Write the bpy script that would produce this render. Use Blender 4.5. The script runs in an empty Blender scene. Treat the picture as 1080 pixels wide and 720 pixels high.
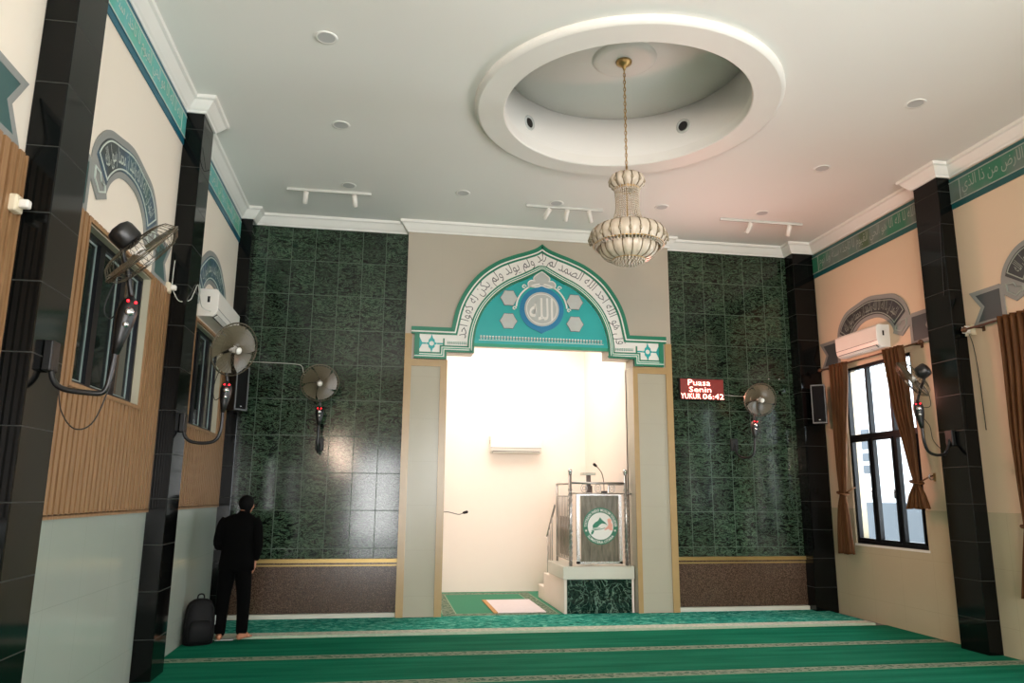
import bpy, bmesh, math, random
from mathutils import Vector, Matrix, Euler
random.seed(7)
PI = math.pi
sc = bpy.context.scene
COL = sc.collection
XL, XR, YB, YC, ZC = -2.15, 6.634, 10.84, 10.72, 5.61
CX = 2.225            # axis of the mihrab
YR = -4.5             # wall behind the camera

# ------------------------------------------------------------------ helpers
class MB:
    def __init__(s): s.v = []; s.f = []; s.sm = []
    def add(s, vs, fs, smooth=False, M=None):
        n = len(s.v)
        s.v += [tuple(M @ Vector(p)) if M else tuple(p) for p in vs]
        s.f += [tuple(n + i for i in f) for f in fs]; s.sm += [smooth] * len(fs)
        return s
    def box(s, x0, x1, y0, y1, z0, z1, M=None):
        vs = [(x, y, z) for x in (x0, x1) for y in (y0, y1) for z in (z0, z1)]
        return s.add(vs, [(0,1,3,2),(4,6,7,5),(0,4,5,1),(2,3,7,6),(0,2,6,4),(1,5,7,3)], M=M)
    def bbox(s, x0, x1, y0, y1, z0, z1, b=.01, seg=2, M=None):
        bm = bmesh.new(); bmesh.ops.create_cube(bm, size=1)
        for v in bm.verts: v.co = Vector(((x0+x1)/2+v.co.x*(x1-x0), (y0+y1)/2+v.co.y*(y1-y0), (z0+z1)/2+v.co.z*(z1-z0)))
        bmesh.ops.bevel(bm, geom=bm.edges[:], offset=b, segments=seg, affect='EDGES', profile=.5)
        bm.verts.index_update()
        s.add([v.co.copy() for v in bm.verts], [[v.index for v in f.verts] for f in bm.faces], M=M); bm.free(); return s
    def prism(s, pts, fn, t0, t1):
        """pts 2D outline, fn(u,v,t)->xyz"""
        n = len(pts)
        vs = [fn(u, v, t0) for u, v in pts] + [fn(u, v, t1) for u, v in pts]
        fs = [tuple(range(n)), tuple(range(2*n-1, n-1, -1))] + [(i, (i+1) % n, n+(i+1) % n, n+i) for i in range(n)]
        return s.add(vs, fs)
    def strip(s, A, B, fn, t0, t1, closed=False):
        n = len(A)
        vs = [fn(*p, t0) for p in A] + [fn(*p, t0) for p in B] + [fn(*p, t1) for p in A] + [fn(*p, t1) for p in B]
        fs = []
        for i in range(n if closed else n-1):
            j = (i+1) % n
            fs += [(2*n+i, 2*n+j, 3*n+j, 3*n+i), (i, j, 2*n+j, 2*n+i), (n+i, n+j, 3*n+j, 3*n+i), (i, j, n+j, n+i)]
        if not closed: fs += [(0, n, 3*n, 2*n), (n-1, 2*n-1, 4*n-1, 3*n-1)]
        return s.add(vs, fs)
    def tube(s, pts, r, seg=8, M=None, caps=True):
        pts = [Vector(p) for p in pts]; n = len(pts)
        rs = r if isinstance(r, (list, tuple)) else [r]*n
        vs = []; fs = []; up = None
        for i, p in enumerate(pts):
            d = (pts[min(i+1, n-1)] - pts[max(i-1, 0)]).normalized()
            if up is None:
                up = Vector((0,0,1)) if abs(d.z) < .9 else Vector((1,0,0))
            a = d.cross(up).normalized(); up = a.cross(d).normalized()
            for k in range(seg):
                t = 2*PI*k/seg; vs.append(p + (a*math.cos(t) + up*math.sin(t))*rs[i])
        for i in range(n-1):
            for k in range(seg):
                l = (k+1) % seg; fs.append((i*seg+k, i*seg+l, (i+1)*seg+l, (i+1)*seg+k))
        if caps: fs += [tuple(range(seg-1, -1, -1)), tuple((n-1)*seg+k for k in range(seg))]
        return s.add(vs, fs, True, M)
    def lathe(s, prof, c=(0,0,0), seg=32, M=None, axis='Z', smooth=True, a0=0, a1=2*PI):
        vs = []; fs = []; full = abs(a1-a0-2*PI) < 1e-6; m = len(prof); ns = seg if full else seg+1
        for k in range(ns):
            t = a0 + (a1-a0)*k/seg
            for r, z in prof:
                p = (r*math.cos(t), r*math.sin(t), z)
                if axis == 'Y': p = (p[0], p[2], p[1])
                if axis == 'X': p = (p[2], p[0], p[1])
                vs.append((p[0]+c[0], p[1]+c[1], p[2]+c[2]))
        for k in range(seg):
            l = (k+1) % ns
            for j in range(m-1): fs.append((k*m+j, l*m+j, l*m+j+1, k*m+j+1))
        return s.add(vs, fs, smooth, M)
    def ball(s, c, r, seg=10, rings=7, M=None, sc=(1,1,1)):
        vs = []; fs = []
        for i in range(rings+1):
            ph = PI*i/rings
            for k in range(seg):
                t = 2*PI*k/seg
                vs.append((c[0]+r*sc[0]*math.sin(ph)*math.cos(t), c[1]+r*sc[1]*math.sin(ph)*math.sin(t), c[2]+r*sc[2]*math.cos(ph)))
        for i in range(rings):
            for k in range(seg):
                l = (k+1) % seg; fs.append((i*seg+k, (i+1)*seg+k, (i+1)*seg+l, i*seg+l))
        return s.add(vs, fs, True, M)
    def loft(s, secs, M=None, smooth=True):
        """secs: list of rings (equal length) of 3D points"""
        n = len(secs[0]); vs = [p for r in secs for p in r]; fs = []
        for i in range(len(secs)-1):
            for k in range(n):
                l = (k+1) % n; fs.append((i*n+k, i*n+l, (i+1)*n+l, (i+1)*n+k))
        fs += [tuple(range(n-1, -1, -1)), tuple((len(secs)-1)*n+k for k in range(n))]
        return s.add(vs, fs, smooth, M)

def obj(name, mb, mat, parent=None, world=True, rm=False):
    """one mesh object; with a parent, world coordinates are turned into the parent's"""
    me = bpy.data.meshes.new(name)
    vs = mb.v
    if parent is not None and world:
        r = parent
        off = Vector(r.location)
        while r.parent: r = r.parent; off = off + Vector(r.location)
        vs = [(p[0]-off.x, p[1]-off.y, p[2]-off.z) for p in vs]
    me.from_pydata(vs, [], mb.f)
    me.polygons.foreach_set('use_smooth', mb.sm)
    bm = bmesh.new(); bm.from_mesh(me)
    if rm: bmesh.ops.remove_doubles(bm, verts=bm.verts, dist=1e-4)
    bmesh.ops.recalc_face_normals(bm, faces=bm.faces); bm.to_mesh(me); bm.free()
    me.materials.append(mat)
    o = bpy.data.objects.new(name, me); COL.objects.link(o)
    if parent is not None: o.parent = parent
    return o
def tag(o, label, cat=None, group=None):
    o['label'] = label
    if cat: o['category'] = cat
    if group: o['group'] = group
    return o
def thing(name, label, cat, loc=(0,0,0), rot=(0,0,0), group=None):
    o = bpy.data.objects.new(name, None); COL.objects.link(o)
    o.location = loc; o.rotation_euler = rot; o.empty_display_size = .1
    return tag(o, label, cat, group)
def struct(name, mb, mat, rm=False):
    o = obj(name, mb, mat, rm=rm); o['kind'] = 'structure'; return o
def clone(root, **kw):
    def cp(o, par):
        c = o.copy(); COL.objects.link(c); c.parent = par
        for ch in [x for x in allobs if x.parent == o]: cp(ch, c)
        return c
    allobs = list(COL.objects)
    r = cp(root, None)
    for k, v in kw.items():
        if k in ('label', 'category', 'group'): r[k] = v
        else: setattr(r, k, v)
    return r

# ------------------------------------------------------------------ materials
def lin(c):
    c = [x/255 for x in c]
    return tuple(x/12.92 if x <= .04045 else ((x+.055)/1.055)**2.4 for x in c) + (1,)
class NT:
    def __init__(s, name):
        s.m = bpy.data.materials.new(name); s.m.use_nodes = True; s.t = s.m.node_tree
        s.b = s.t.nodes['Principled BSDF']
    def n(s, typ, **kw):
        x = s.t.nodes.new(typ)
        for k, v in kw.items(): setattr(x, k, v)
        return x
    def l(s, a, b): s.t.links.new(a, b)
    def val(s, x, sock):
        if isinstance(x, (int, float)): sock.default_value = x
        elif isinstance(x, tuple): sock.default_value = x
        else: s.l(x, sock)
    def math(s, op, a, b=0, c=0, clamp=False):
        x = s.n('ShaderNodeMath', operation=op, use_clamp=clamp)
        for i, y in enumerate((a, b, c)): s.val(y, x.inputs[i])
        return x.outputs[0]
    def mix(s, f, a, b, blend='MIX'):
        x = s.n('ShaderNodeMix', data_type='RGBA', blend_type=blend)
        s.val(f, x.inputs[0]); s.val(a, x.inputs[6]); s.val(b, x.inputs[7]); return x.outputs[2]
    def pos(s):
        g = s.n('ShaderNodeNewGeometry'); x = s.n('ShaderNodeSeparateXYZ'); s.l(g.outputs['Position'], x.inputs[0])
        return g.outputs['Position'], x.outputs[0], x.outputs[1], x.outputs[2]
    def noise(s, vec, scale, detail=4, rough=.5, dist=0, dim='3D'):
        x = s.n('ShaderNodeTexNoise'); x.inputs['Scale'].default_value = scale; x.inputs['Detail'].default_value = detail
        x.inputs['Roughness'].default_value = rough; x.inputs['Distortion'].default_value = dist
        if vec is not None: s.l(vec, x.inputs['Vector'])
        return x.outputs['Fac']
    def ramp(s, f, stops, interp='LINEAR'):
        x = s.n('ShaderNodeValToRGB'); x.color_ramp.interpolation = interp; e = x.color_ramp.elements
        while len(e) > 2: e.remove(e[-1])
        for i, (p, c) in enumerate(stops):
            if i > 1: e.new(p)
            e[i].position = p; e[i].color = c
        s.l(f, x.inputs[0]); return x.outputs[0]
    def comb(s, x, y, z):
        c = s.n('ShaderNodeCombineXYZ')
        for i, v in enumerate((x, y, z)): s.val(v, c.inputs[i])
        return c.outputs[0]
    def line(s, x, w, o, t):
        """1 inside a joint of width t repeating every w from origin o"""
        a = s.math('SUBTRACT', x, o - t/2); a = s.math('FLOORED_MODULO', a, w)
        return s.math('LESS_THAN', a, t)
    def idx(s, x, w, o): return s.math('FLOOR', s.math('DIVIDE', s.math('SUBTRACT', x, o), w))
    def bump(s, h, strength=.3, dist=.01):
        x = s.n('ShaderNodeBump'); x.inputs['Strength'].default_value = strength; x.inputs['Distance'].default_value = dist
        s.l(h, x.inputs['Height']); s.l(x.outputs[0], s.b.inputs['Normal'])
    def set(s, col=None, rough=None, metal=None, spec=None, **kw):
        if col is not None: s.val(col, s.b.inputs['Base Color'])
        if rough is not None: s.val(rough, s.b.inputs['Roughness'])
        if metal is not None: s.b.inputs['Metallic'].default_value = metal
        if spec is not None: s.b.inputs['Specular IOR Level'].default_value = spec
        for k, v in kw.items(): s.val(v, s.b.inputs[k.replace('_', ' ')])
        return s.m
def plain(name, rgb, rough=.5, metal=0, spec=.5, var=.06, scale=6, **kw):
    m = NT(name); p, x, y, z = m.pos(); c = lin(rgb)
    d = tuple(v*(1-var) for v in c[:3]) + (1,)
    return m.set(m.mix(m.noise(p, scale, 3), d, c), rough, metal, spec, **kw)
def emit(name, rgb, s):
    m = NT(name); return m.set(lin(rgb), .5, **{'Emission_Color': lin(rgb), 'Emission_Strength': float(s)})

M = {}
M['ceiling'] = plain('ceiling_paint', (236,235,230), .6, var=.03, scale=1.2)
M['plaster'] = plain('white_plaster', (232,230,224), .5, var=.03)
M['beige'] = plain('beige_paint', (230,219,203), .55, var=.03, scale=1.5)
M['alcove'] = plain('alcove_paint', (240,228,217), .6, var=.02)
M['tan'] = plain('tan_trim', (176,146,100), .25, var=.15, scale=9)
M['gold'] = plain('gold_trim', (160,134,80), .3, .6)
M['brass'] = plain('brass', (196,160,104), .3, .8)
M['dropm'] = plain('smoky_crystal', (150,138,116), .1, spec=.9)
M['rib'] = plain('chandelier_rib', (120,104,80), .4, .5)
M['chrome'] = plain('chrome', (205,205,205), .18, .95)
M['steel'] = plain('steel', (176,172,168), .3, .9)
M['blackplastic'] = plain('black_plastic', (22,22,22), .35)
M['darkplastic'] = plain('dark_grey_plastic', (22,22,21), .4, spec=.3)
M['grille'] = plain('speaker_grille', (10,10,10), .8, spec=.2)
M['whiteplastic'] = plain('white_plastic', (228,224,216), .35)
M['cream'] = plain('cream_plastic', (214,202,176), .4)
M['rim'] = plain('speaker_rim', (96,98,98), .45)
M['lining'] = plain('window_lining_paint', (178,172,150), .5)
M['slot'] = plain('dark_slot', (20,20,20), .6)
M['cable_w'] = plain('white_cable', (190,190,180), .5)
M['cable_b'] = plain('black_cable', (16,14,12), .5)
M['frame'] = plain('black_window_frame', (12,14,18), .35, spec=.25)
M['alu'] = plain('aluminium_edge', (150,168,164), .35, .3)
M['fabric_black'] = plain('black_cloth', (3,3,3), .95, spec=.1, var=.3, scale=40)
M['trouser'] = plain('black_trouser', (3,3,3), .95, spec=.1, var=.3, scale=40)
M['hair'] = plain('black_hair', (4,4,4), .8, spec=.15)
M['skin'] = plain('skin', (176,118,88), .55)
M['bag'] = plain('black_nylon', (7,7,8), .7, spec=.25, var=.3, scale=30)
M['dgreen'] = plain('dark_green_paint', (0,116,86), .4)
M['mgreen'] = plain('mid_green_paint', (20,150,118), .4)
M['teal'] = plain('teal_paint', (10,164,162), .4, var=.08, scale=3)
M['blue'] = plain('blue_paint', (0,120,165), .4)
M['paintwhite'] = plain('white_paint', (232,230,224), .4)
M['silver'] = plain('silver_paint', (184,188,184), .4, var=.1, scale=20)
M['ink'] = plain('grey_ink', (96,98,98), .5)
M['inkteal'] = plain('green_ink', (96,160,144), .5)
M['greyborder'] = plain('grey_border_paint', (138,140,136), .5)
M['darkband'] = plain('dark_band_paint', (54,58,58), .4)
M['ribbon'] = plain('ribbon_paint', (66,74,76), .45)
M['ribbon_l'] = plain('teal_ribbon_paint', (62,92,90), .45)
M['ledoff'] = plain('led_panel_face', (90,40,36), .4, **{'Emission_Color': (1,.06,.04,1), 'Emission_Strength': .15})
M['led'] = emit('led_text', (255,60,60), 7)
for _m in (M['led'],):
    _m.node_tree.nodes['Principled BSDF'].inputs['Emission Color'].default_value = (1, .36, .28, 1)
M['reddot'] = emit('indicator_red', (255,30,40), 6)
M['marker'] = plain('rail_white', (220,208,196), .3, .2)
M['matfabric'] = plain('pale_prayer_mat', (232,222,224), .95, var=.12, scale=14)
M['matedge'] = plain('mat_edge', (196,150,96), .9)
M['pink'] = plain('pink_emblem', (236,170,150), .5)
M['outside'] = plain('outside_render', (236,238,240), .9)
M['outlow'] = plain('outside_grey_wall', (92,98,104), .9)
M['slab'] = plain('pulpit_slab', (206,204,190), .3, var=.05)

def green_marble():
    m = NT('green_marble_tile'); p, x, y, z = m.pos()
    w = .3375
    isr = m.math('GREATER_THAN', x, 2)
    ox = m.math('ADD', m.math('MULTIPLY', isr, 4.85+.008+1.45), -1.45)
    xx = m.math('SUBTRACT', x, ox)
    jx = m.line(xx, w, 0, .009); jz = m.line(z, .505, .92, .009)
    j = m.math('MAXIMUM', jx, jz)
    ti = m.n('ShaderNodeTexWhiteNoise', noise_dimensions='2D')
    m.l(m.comb(m.idx(xx, w, 0), m.idx(z, .505, .92), 0), ti.inputs['Vector'])
    off = m.n('ShaderNodeVectorMath', operation='MULTIPLY_ADD'); m.l(ti.outputs['Color'], off.inputs[0])
    off.inputs[1].default_value = (9, 9, 9); m.l(p, off.inputs[2])
    mp = m.n('ShaderNodeMapping'); mp.inputs['Rotation'].default_value = (0, math.radians(28), 0); mp.inputs['Scale'].default_value = (.55, 1, 1.5); m.l(off.outputs[0], mp.inputs[0])
    v = mp.outputs[0]
    big = m.noise(v, 5, 5, .65, 1.2)
    vein = m.noise(v, 9, 7, .72, 2.2)
    ve = m.math('SUBTRACT', 1, m.math('MULTIPLY', m.math('ABSOLUTE', m.math('SUBTRACT', vein, .5)), 22), clamp=True)
    col = m.ramp(big, [(.3, lin((3,8,5))), (.5, lin((8,18,12))), (.62, lin((26,42,30))), (.75, lin((11,22,15)))])
    col = m.mix(m.math('MULTIPLY', ve, .6), col, lin((96,122,96)))
    br = m.math('ADD', .75, m.math('MULTIPLY', ti.outputs['Value'], .5))
    hs = m.n('ShaderNodeHueSaturation'); m.l(col, hs.inputs['Color']); m.l(br, hs.inputs['Value'])
    col = m.mix(j, hs.outputs[0], lin((66,84,68)))
    m.set(col, m.math('ADD', .115, m.math('MULTIPLY', j, .4)), spec=.36)
    m.bump(m.math('ADD', m.math('SUBTRACT', 1, j), m.math('MULTIPLY', m.noise(p, 1.6, 2), 1.2)), .12, .006)
    return m.m
M['green'] = green_marble()
def marble_front():
    m = NT('dark_green_marble'); p, x, y, z = m.pos()
    v = m.noise(p, 3.2, 6, .62, 2.0); ve = m.math('SUBTRACT', 1, m.math('MULTIPLY', m.math('ABSOLUTE', m.math('SUBTRACT', v, .5)), 44), clamp=True)
    v2 = m.noise(p, 9, 6, .65, 1.5); ve2 = m.math('SUBTRACT', 1, m.math('MULTIPLY', m.math('ABSOLUTE', m.math('SUBTRACT', v2, .52)), 30), clamp=True)
    c = m.mix(m.noise(p, 6, 4), lin((6,18,14)), lin((20,42,33)))
    c = m.mix(m.math('MULTIPLY', ve2, .25), c, lin((90,120,104))); c = m.mix(m.math('MULTIPLY', ve, .6), c, lin((140,168,150)))
    return m.set(c, .12)
M['marble2'] = marble_front()
def granite_black():
    m = NT('black_granite_tile'); p, x, y, z = m.pos()
    j = m.line(z, .41, .36, .007)
    c = m.mix(m.noise(p, 60, 3), lin((6,7,7)), lin((12,14,13)))
    sp = m.math('GREATER_THAN', m.noise(p, 7, 5, .7, 1.5), .72)
    c = m.mix(m.math('MULTIPLY', sp, .25), c, lin((70,74,70)))
    c = m.mix(m.math('MULTIPLY', j, .45), c, lin((70,72,68)))
    m.set(c, m.math('ADD', .09, m.math('MULTIPLY', j, .4)), spec=.2)
    m.bump(m.noise(p, 2.2, 2), .06, .01)
    return m.m
M['granite'] = granite_black()
def brown_granite():
    m = NT('brown_granite'); p, x, y, z = m.pos()
    c = m.ramp(m.noise(p, 85, 4, .7), [(.35, lin((34,24,18))), (.5, lin((74,54,42))), (.68, lin((120,98,80)))])
    return m.set(c, .22)
M['brown'] = brown_granite()
def wood_slat():
    m = NT('slatted_wood'); p, x, y, z = m.pos()
    st = m.n('ShaderNodeMapping'); st.inputs['Scale'].default_value = (14, 14, 1.2); m.l(p, st.inputs[0])
    c = m.ramp(m.noise(st.outputs[0], 3, 6, .6, .4), [(.3, lin((126,92,60))), (.55, lin((148,112,76))), (.75, lin((162,126,90)))])
    return m.set(c, .42)
M['wood'] = wood_slat(); M['woodback'] = plain('shaded_wood_backing', (74,48,28), .6)  # groove shade painted into the backing, darker than the slats
def tile_plain(name, rgb, w, h, ox, oz, rough, ax='Y', jt=.004, jc=.82, spec=.5):
    m = NT(name); p, x, y, z = m.pos()
    u = y if ax == 'Y' else x
    j = m.math('MAXIMUM', m.line(u, w, ox, jt), m.line(z, h, oz, jt))
    c = lin(rgb); c2 = tuple(v*.93 for v in c[:3])+(1,)
    base = m.mix(m.noise(p, 2.5, 3), c2, c)
    cj = tuple(v*jc for v in c[:3])+(1,)
    m.set(m.mix(j, base, cj), rough, spec=spec)
    m.bump(m.noise(p, 1.3, 2), .04, .01)
    return m.m
M['dado_l'] = tile_plain('white_dado_tile', (160,168,158), .6, .6, 4.93, .3, .12)
M['dado_r'] = tile_plain('cream_dado_tile', (190,178,150), .6, .6, 4.93, .3, .16)
M['piertile'] = tile_plain('cream_pier_tile', (176,170,152), 3, .6, 0, .3, .2, 'X', .005, .88, .3)
M['headtile'] = tile_plain('beige_head_tile', (174,166,150), .6, .6, 1.925, 4.0, .35, 'X', .004, .93)
M['floor'] = tile_plain('floor_tile', (180,176,166), .6, .6, 0, 0, .2)
def carpet(name, mode):
    m = NT(name); p, x, y, z = m.pos()
    fine = m.noise(p, 90, 3, .7)
    c = m.mix(fine, lin((0,76,56)), lin((4,110,82)))
    if mode == 'mottled':
        st = m.n('ShaderNodeMapping'); st.inputs['Scale'].default_value = (3.2, 9, 1); m.l(p, st.inputs[0])
        k = m.noise(st.outputs[0], 2.2, 5, .65, 1.4)
        c = m.ramp(k, [(.36, lin((0,84,74))), (.45, lin((8,122,106))), (.53, lin((44,158,138))), (.61, lin((130,200,178)))])
        d0 = m.math('ABSOLUTE', m.math('SUBTRACT', y, 9.66)); hw = .115
    elif mode == 'alcove':
        c = m.mix(fine, lin((60,128,100)), lin((84,146,118)))
        inx = m.math('ABSOLUTE', m.math('SUBTRACT', x, 1.70)); iny = m.math('ABSOLUTE', m.math('SUBTRACT', y, 12.1))
        a = m.math('ABSOLUTE', m.math('SUBTRACT', inx, .72)); b = m.math('ABSOLUTE', m.math('SUBTRACT', iny, 1.12))
        d0 = m.math('MINIMUM', m.math('ADD', a, m.math('MULTIPLY', m.math('GREATER_THAN', iny, 1.22), 9)), m.math('ADD', b, m.math('MULTIPLY', m.math('GREATER_THAN', inx, .82), 9))); hw = .10
    else:
        yb = m.math('FLOORED_MODULO', m.math('SUBTRACT', y, 8.43-.6), 1.18)
        d0 = m.math('ABSOLUTE', m.math('SUBTRACT', yb, .6)); hw = .09
        # pile sheen painted into the colour as lighter bands along the weave
        yy = m.comb(m.math('MULTIPLY', x, .5), m.math('MULTIPLY', y, 5), 0)
        c = m.mix(m.ramp(m.noise(yy, 1.5, 2), [(.35, (0,0,0,1)), (.65, (.5,.5,.5,1))]), c, lin((34,128,98)))
    inb = m.math('LESS_THAN', d0, hw)
    vo = m.n('ShaderNodeTexVoronoi', feature='DISTANCE_TO_EDGE'); vo.inputs['Scale'].default_value = 13; m.l(p, vo.inputs['Vector'])
    pat = m.math('LESS_THAN', vo.outputs['Distance'], .14)
    wv = m.math('GREATER_THAN', m.noise(p, 26, 2, .5, 2.5), .5)
    pat = m.math('MAXIMUM', m.math('MULTIPLY', pat, .8), m.math('MULTIPLY', wv, .55))
    edge = m.math('GREATER_THAN', d0, hw-.016)
    lightc = lin((138,146,128)) if mode != 'mottled' else lin((206,204,188))
    darkc = lin((36,88,64)) if mode != 'mottled' else lin((160,178,158))
    bc = m.mix(pat, darkc, lightc); bc = m.mix(m.math('MULTIPLY', edge, .7), bc, lin((150,176,150)))
    m.set(m.mix(inb, c, bc), .85, spec=.06)
    m.b.inputs['Sheen Weight'].default_value = 0
    m.bump(fine, .4, .006)
    return m.m
M['carpet'] = carpet('green_carpet', 'rows'); M['carpet_front'] = carpet('mottled_carpet', 'mottled'); M['carpet_alc'] = carpet('alcove_carpet', 'alcove')
def frieze_mat(name, a, b, c3, seed):
    m = NT(name); p, x, y, z = m.pos()
    n1 = m.noise(m.comb(0, m.math('ADD', y, seed), m.math('MULTIPLY', z, .5)), 1.6, 2)
    c = m.ramp(n1, [(.38, lin(a)), (.5, lin(b)), (.62, lin(c3))])
    return m.set(c, .45)
M['frieze_l'] = frieze_mat('frieze_teal', (70,170,150), (100,178,176), (96,180,150), 3)
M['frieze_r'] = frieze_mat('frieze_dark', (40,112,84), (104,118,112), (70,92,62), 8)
M['friezeedge'] = plain('frieze_edge_paint', (0,96,118), .4, var=.2, scale=2)
M['script'] = plain('script_paint', (196,206,196), .5)
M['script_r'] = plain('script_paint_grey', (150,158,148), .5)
M['bandfill'] = frieze_mat('band_fill', (58,66,66), (66,92,112), (54,92,88), 0)
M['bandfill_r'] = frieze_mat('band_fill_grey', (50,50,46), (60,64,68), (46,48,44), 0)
def curtain_mat():
    m = NT('bronze_curtain'); p, x, y, z = m.pos()
    k = m.noise(m.comb(0, m.math('MULTIPLY', y, 60), m.math('MULTIPLY', z, 2)), 1, 4)
    c = m.mix(k, lin((66,40,20)), lin((128,84,48)))
    m.set(c, .6, spec=.2)
    tr = m.n('ShaderNodeBsdfTranslucent'); m.l(c, tr.inputs[0])
    mx = m.n('ShaderNodeMixShader'); mx.inputs[0].default_value = .35
    m.l(m.b.outputs[0], mx.inputs[1]); m.l(tr.outputs[0], mx.inputs[2]); m.l(mx.outputs[0], m.t.nodes['Material Output'].inputs[0])
    return m.m
M['curtain'] = curtain_mat()
def glass(name, rgb, mixf, rough=.02):
    m = NT(name); g = m.n('ShaderNodeBsdfGlossy'); g.inputs['Roughness'].default_value = rough; g.inputs[0].default_value = (1,1,1,1)
    t = m.n('ShaderNodeBsdfTransparent'); t.inputs[0].default_value = rgb + (1,)
    fr = m.n('ShaderNodeLayerWeight'); fr.inputs[0].default_value = .5
    f5 = m.math('MULTIPLY', m.math('POWER', fr.outputs['Facing'], 5), .5)
    mx = m.n('ShaderNodeMixShader'); m.l(m.math('ADD', f5, mixf+.02, clamp=True), mx.inputs[0])
    m.l(t.outputs[0], mx.inputs[1]); m.l(g.outputs[0], mx.inputs[2]); m.l(mx.outputs[0], m.t.nodes['Material Output'].inputs[0])
    return m.m
M['glass'] = glass('clear_glass', (.93,.96,.97), 0)
M['glass_t'] = glass('smoked_glass', (.55,.5,.44), .04)
def crystal():
    m = NT('crystal_beads'); p, x, y, z = m.pos()
    c = m.mix(m.noise(p, 120, 2), lin((206,186,158)), lin((250,240,224)))
    m.set(c, .12, spec=.9); m.b.inputs['Transmission Weight'].default_value = .35
    return m.m
M['crystal'] = crystal()
M['petal'] = plain('frosted_petal_glass', (222,208,188), .25, spec=.5)
M['petal'].node_tree.nodes['Principled BSDF'].inputs['Transmission Weight'].default_value = .25
M['darkglass'] = plain('dark_window_glass', (22,30,28), .04, spec=.6, var=.2)
M['fanblade'] = plain('smoky_fan_blade', (96,87,68), .3)
M['cage'] = plain('fan_cage_wire', (92,84,68), .35, .6)

# plane mappings
def PY(base): return lambda u, v, t: (u, base - t, v)        # facing -Y
def PXL(base): return lambda u, v, t: (base + t, u, v)       # on the left wall, facing +X
def PXR(base): return lambda u, v, t: (base - t, u, v)       # on the right wall, facing -X

# ------------------------------------------------------------------ lettering
AF = {'ا':(0xFE8D,0xFE8E,0,0),'ب':(0xFE8F,0xFE90,0xFE91,0xFE92),'ة':(0xFE93,0xFE94,0,0),'ت':(0xFE95,0xFE96,0xFE97,0xFE98),'ح':(0xFEA1,0xFEA2,0xFEA3,0xFEA4),'خ':(0xFEA5,0xFEA6,0xFEA7,0xFEA8),'د':(0xFEA9,0xFEAA,0,0),'ذ':(0xFEAB,0xFEAC,0,0),'ر':(0xFEAD,0xFEAE,0,0),'س':(0xFEB1,0xFEB2,0xFEB3,0xFEB4),'ص':(0xFEB9,0xFEBA,0xFEBB,0xFEBC),'ض':(0xFEBD,0xFEBE,0xFEBF,0xFEC0),'ف':(0xFED1,0xFED2,0xFED3,0xFED4),'ق':(0xFED5,0xFED6,0xFED7,0xFED8),'ك':(0xFED9,0xFEDA,0xFEDB,0xFEDC),'ل':(0xFEDD,0xFEDE,0xFEDF,0xFEE0),'م':(0xFEE1,0xFEE2,0xFEE3,0xFEE4),'ن':(0xFEE5,0xFEE6,0xFEE7,0xFEE8),'ه':(0xFEE9,0xFEEA,0xFEEB,0xFEEC),'و':(0xFEED,0xFEEE,0,0),'ي':(0xFEF1,0xFEF2,0xFEF3,0xFEF4),'ش':(0xFEB5,0xFEB6,0xFEB7,0xFEB8)}
def shape(s):
    out = []
    for i, c in enumerate(s):
        if c not in AF: out.append(c); continue
        pv = i > 0 and s[i-1] in AF and AF[s[i-1]][2] != 0
        nx = i < len(s)-1 and s[i+1] in AF and AF[c][2] != 0
        out.append(chr(AF[c][3] if pv and nx else AF[c][1] if pv else AF[c][2] if nx else AF[c][0]))
    return ''.join(reversed(out))
def text2d(body, bold=0, res=2, space=1.0):
    cu = bpy.data.curves.new('lettering', 'FONT'); cu.body = body; cu.resolution_u = res; cu.offset = bold; cu.space_character = space
    o = bpy.data.objects.new('lettering', cu); COL.objects.link(o)
    dg = bpy.context.evaluated_depsgraph_get(); me = bpy.data.meshes.new_from_object(o.evaluated_get(dg))
    vs = [(v.co.x, v.co.y) for v in me.vertices]; fs = [tuple(p.vertices) for p in me.polygons]
    bpy.data.objects.remove(o); bpy.data.curves.remove(cu); bpy.data.meshes.remove(me)
    xs = [v[0] for v in vs]; ys = [v[1] for v in vs]; x0, x1, y0, y1 = min(xs), max(xs), min(ys), max(ys)
    return [((x-x0)/(x1-x0), (y-y0)/(y1-y0)) for x, y in vs], fs, (x1-x0)/(y1-y0)
def put_text(mb, body, fn, t, warp, bold=0, space=1.0):
    """warp(u,v) with u,v in 0..1 gives plane coordinates; lettering gets 2 mm of relief"""
    vs, fs, asp = text2d(body, bold, space=space)
    mb.add([fn(*warp(u, v), t) for u, v in vs], fs)

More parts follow.
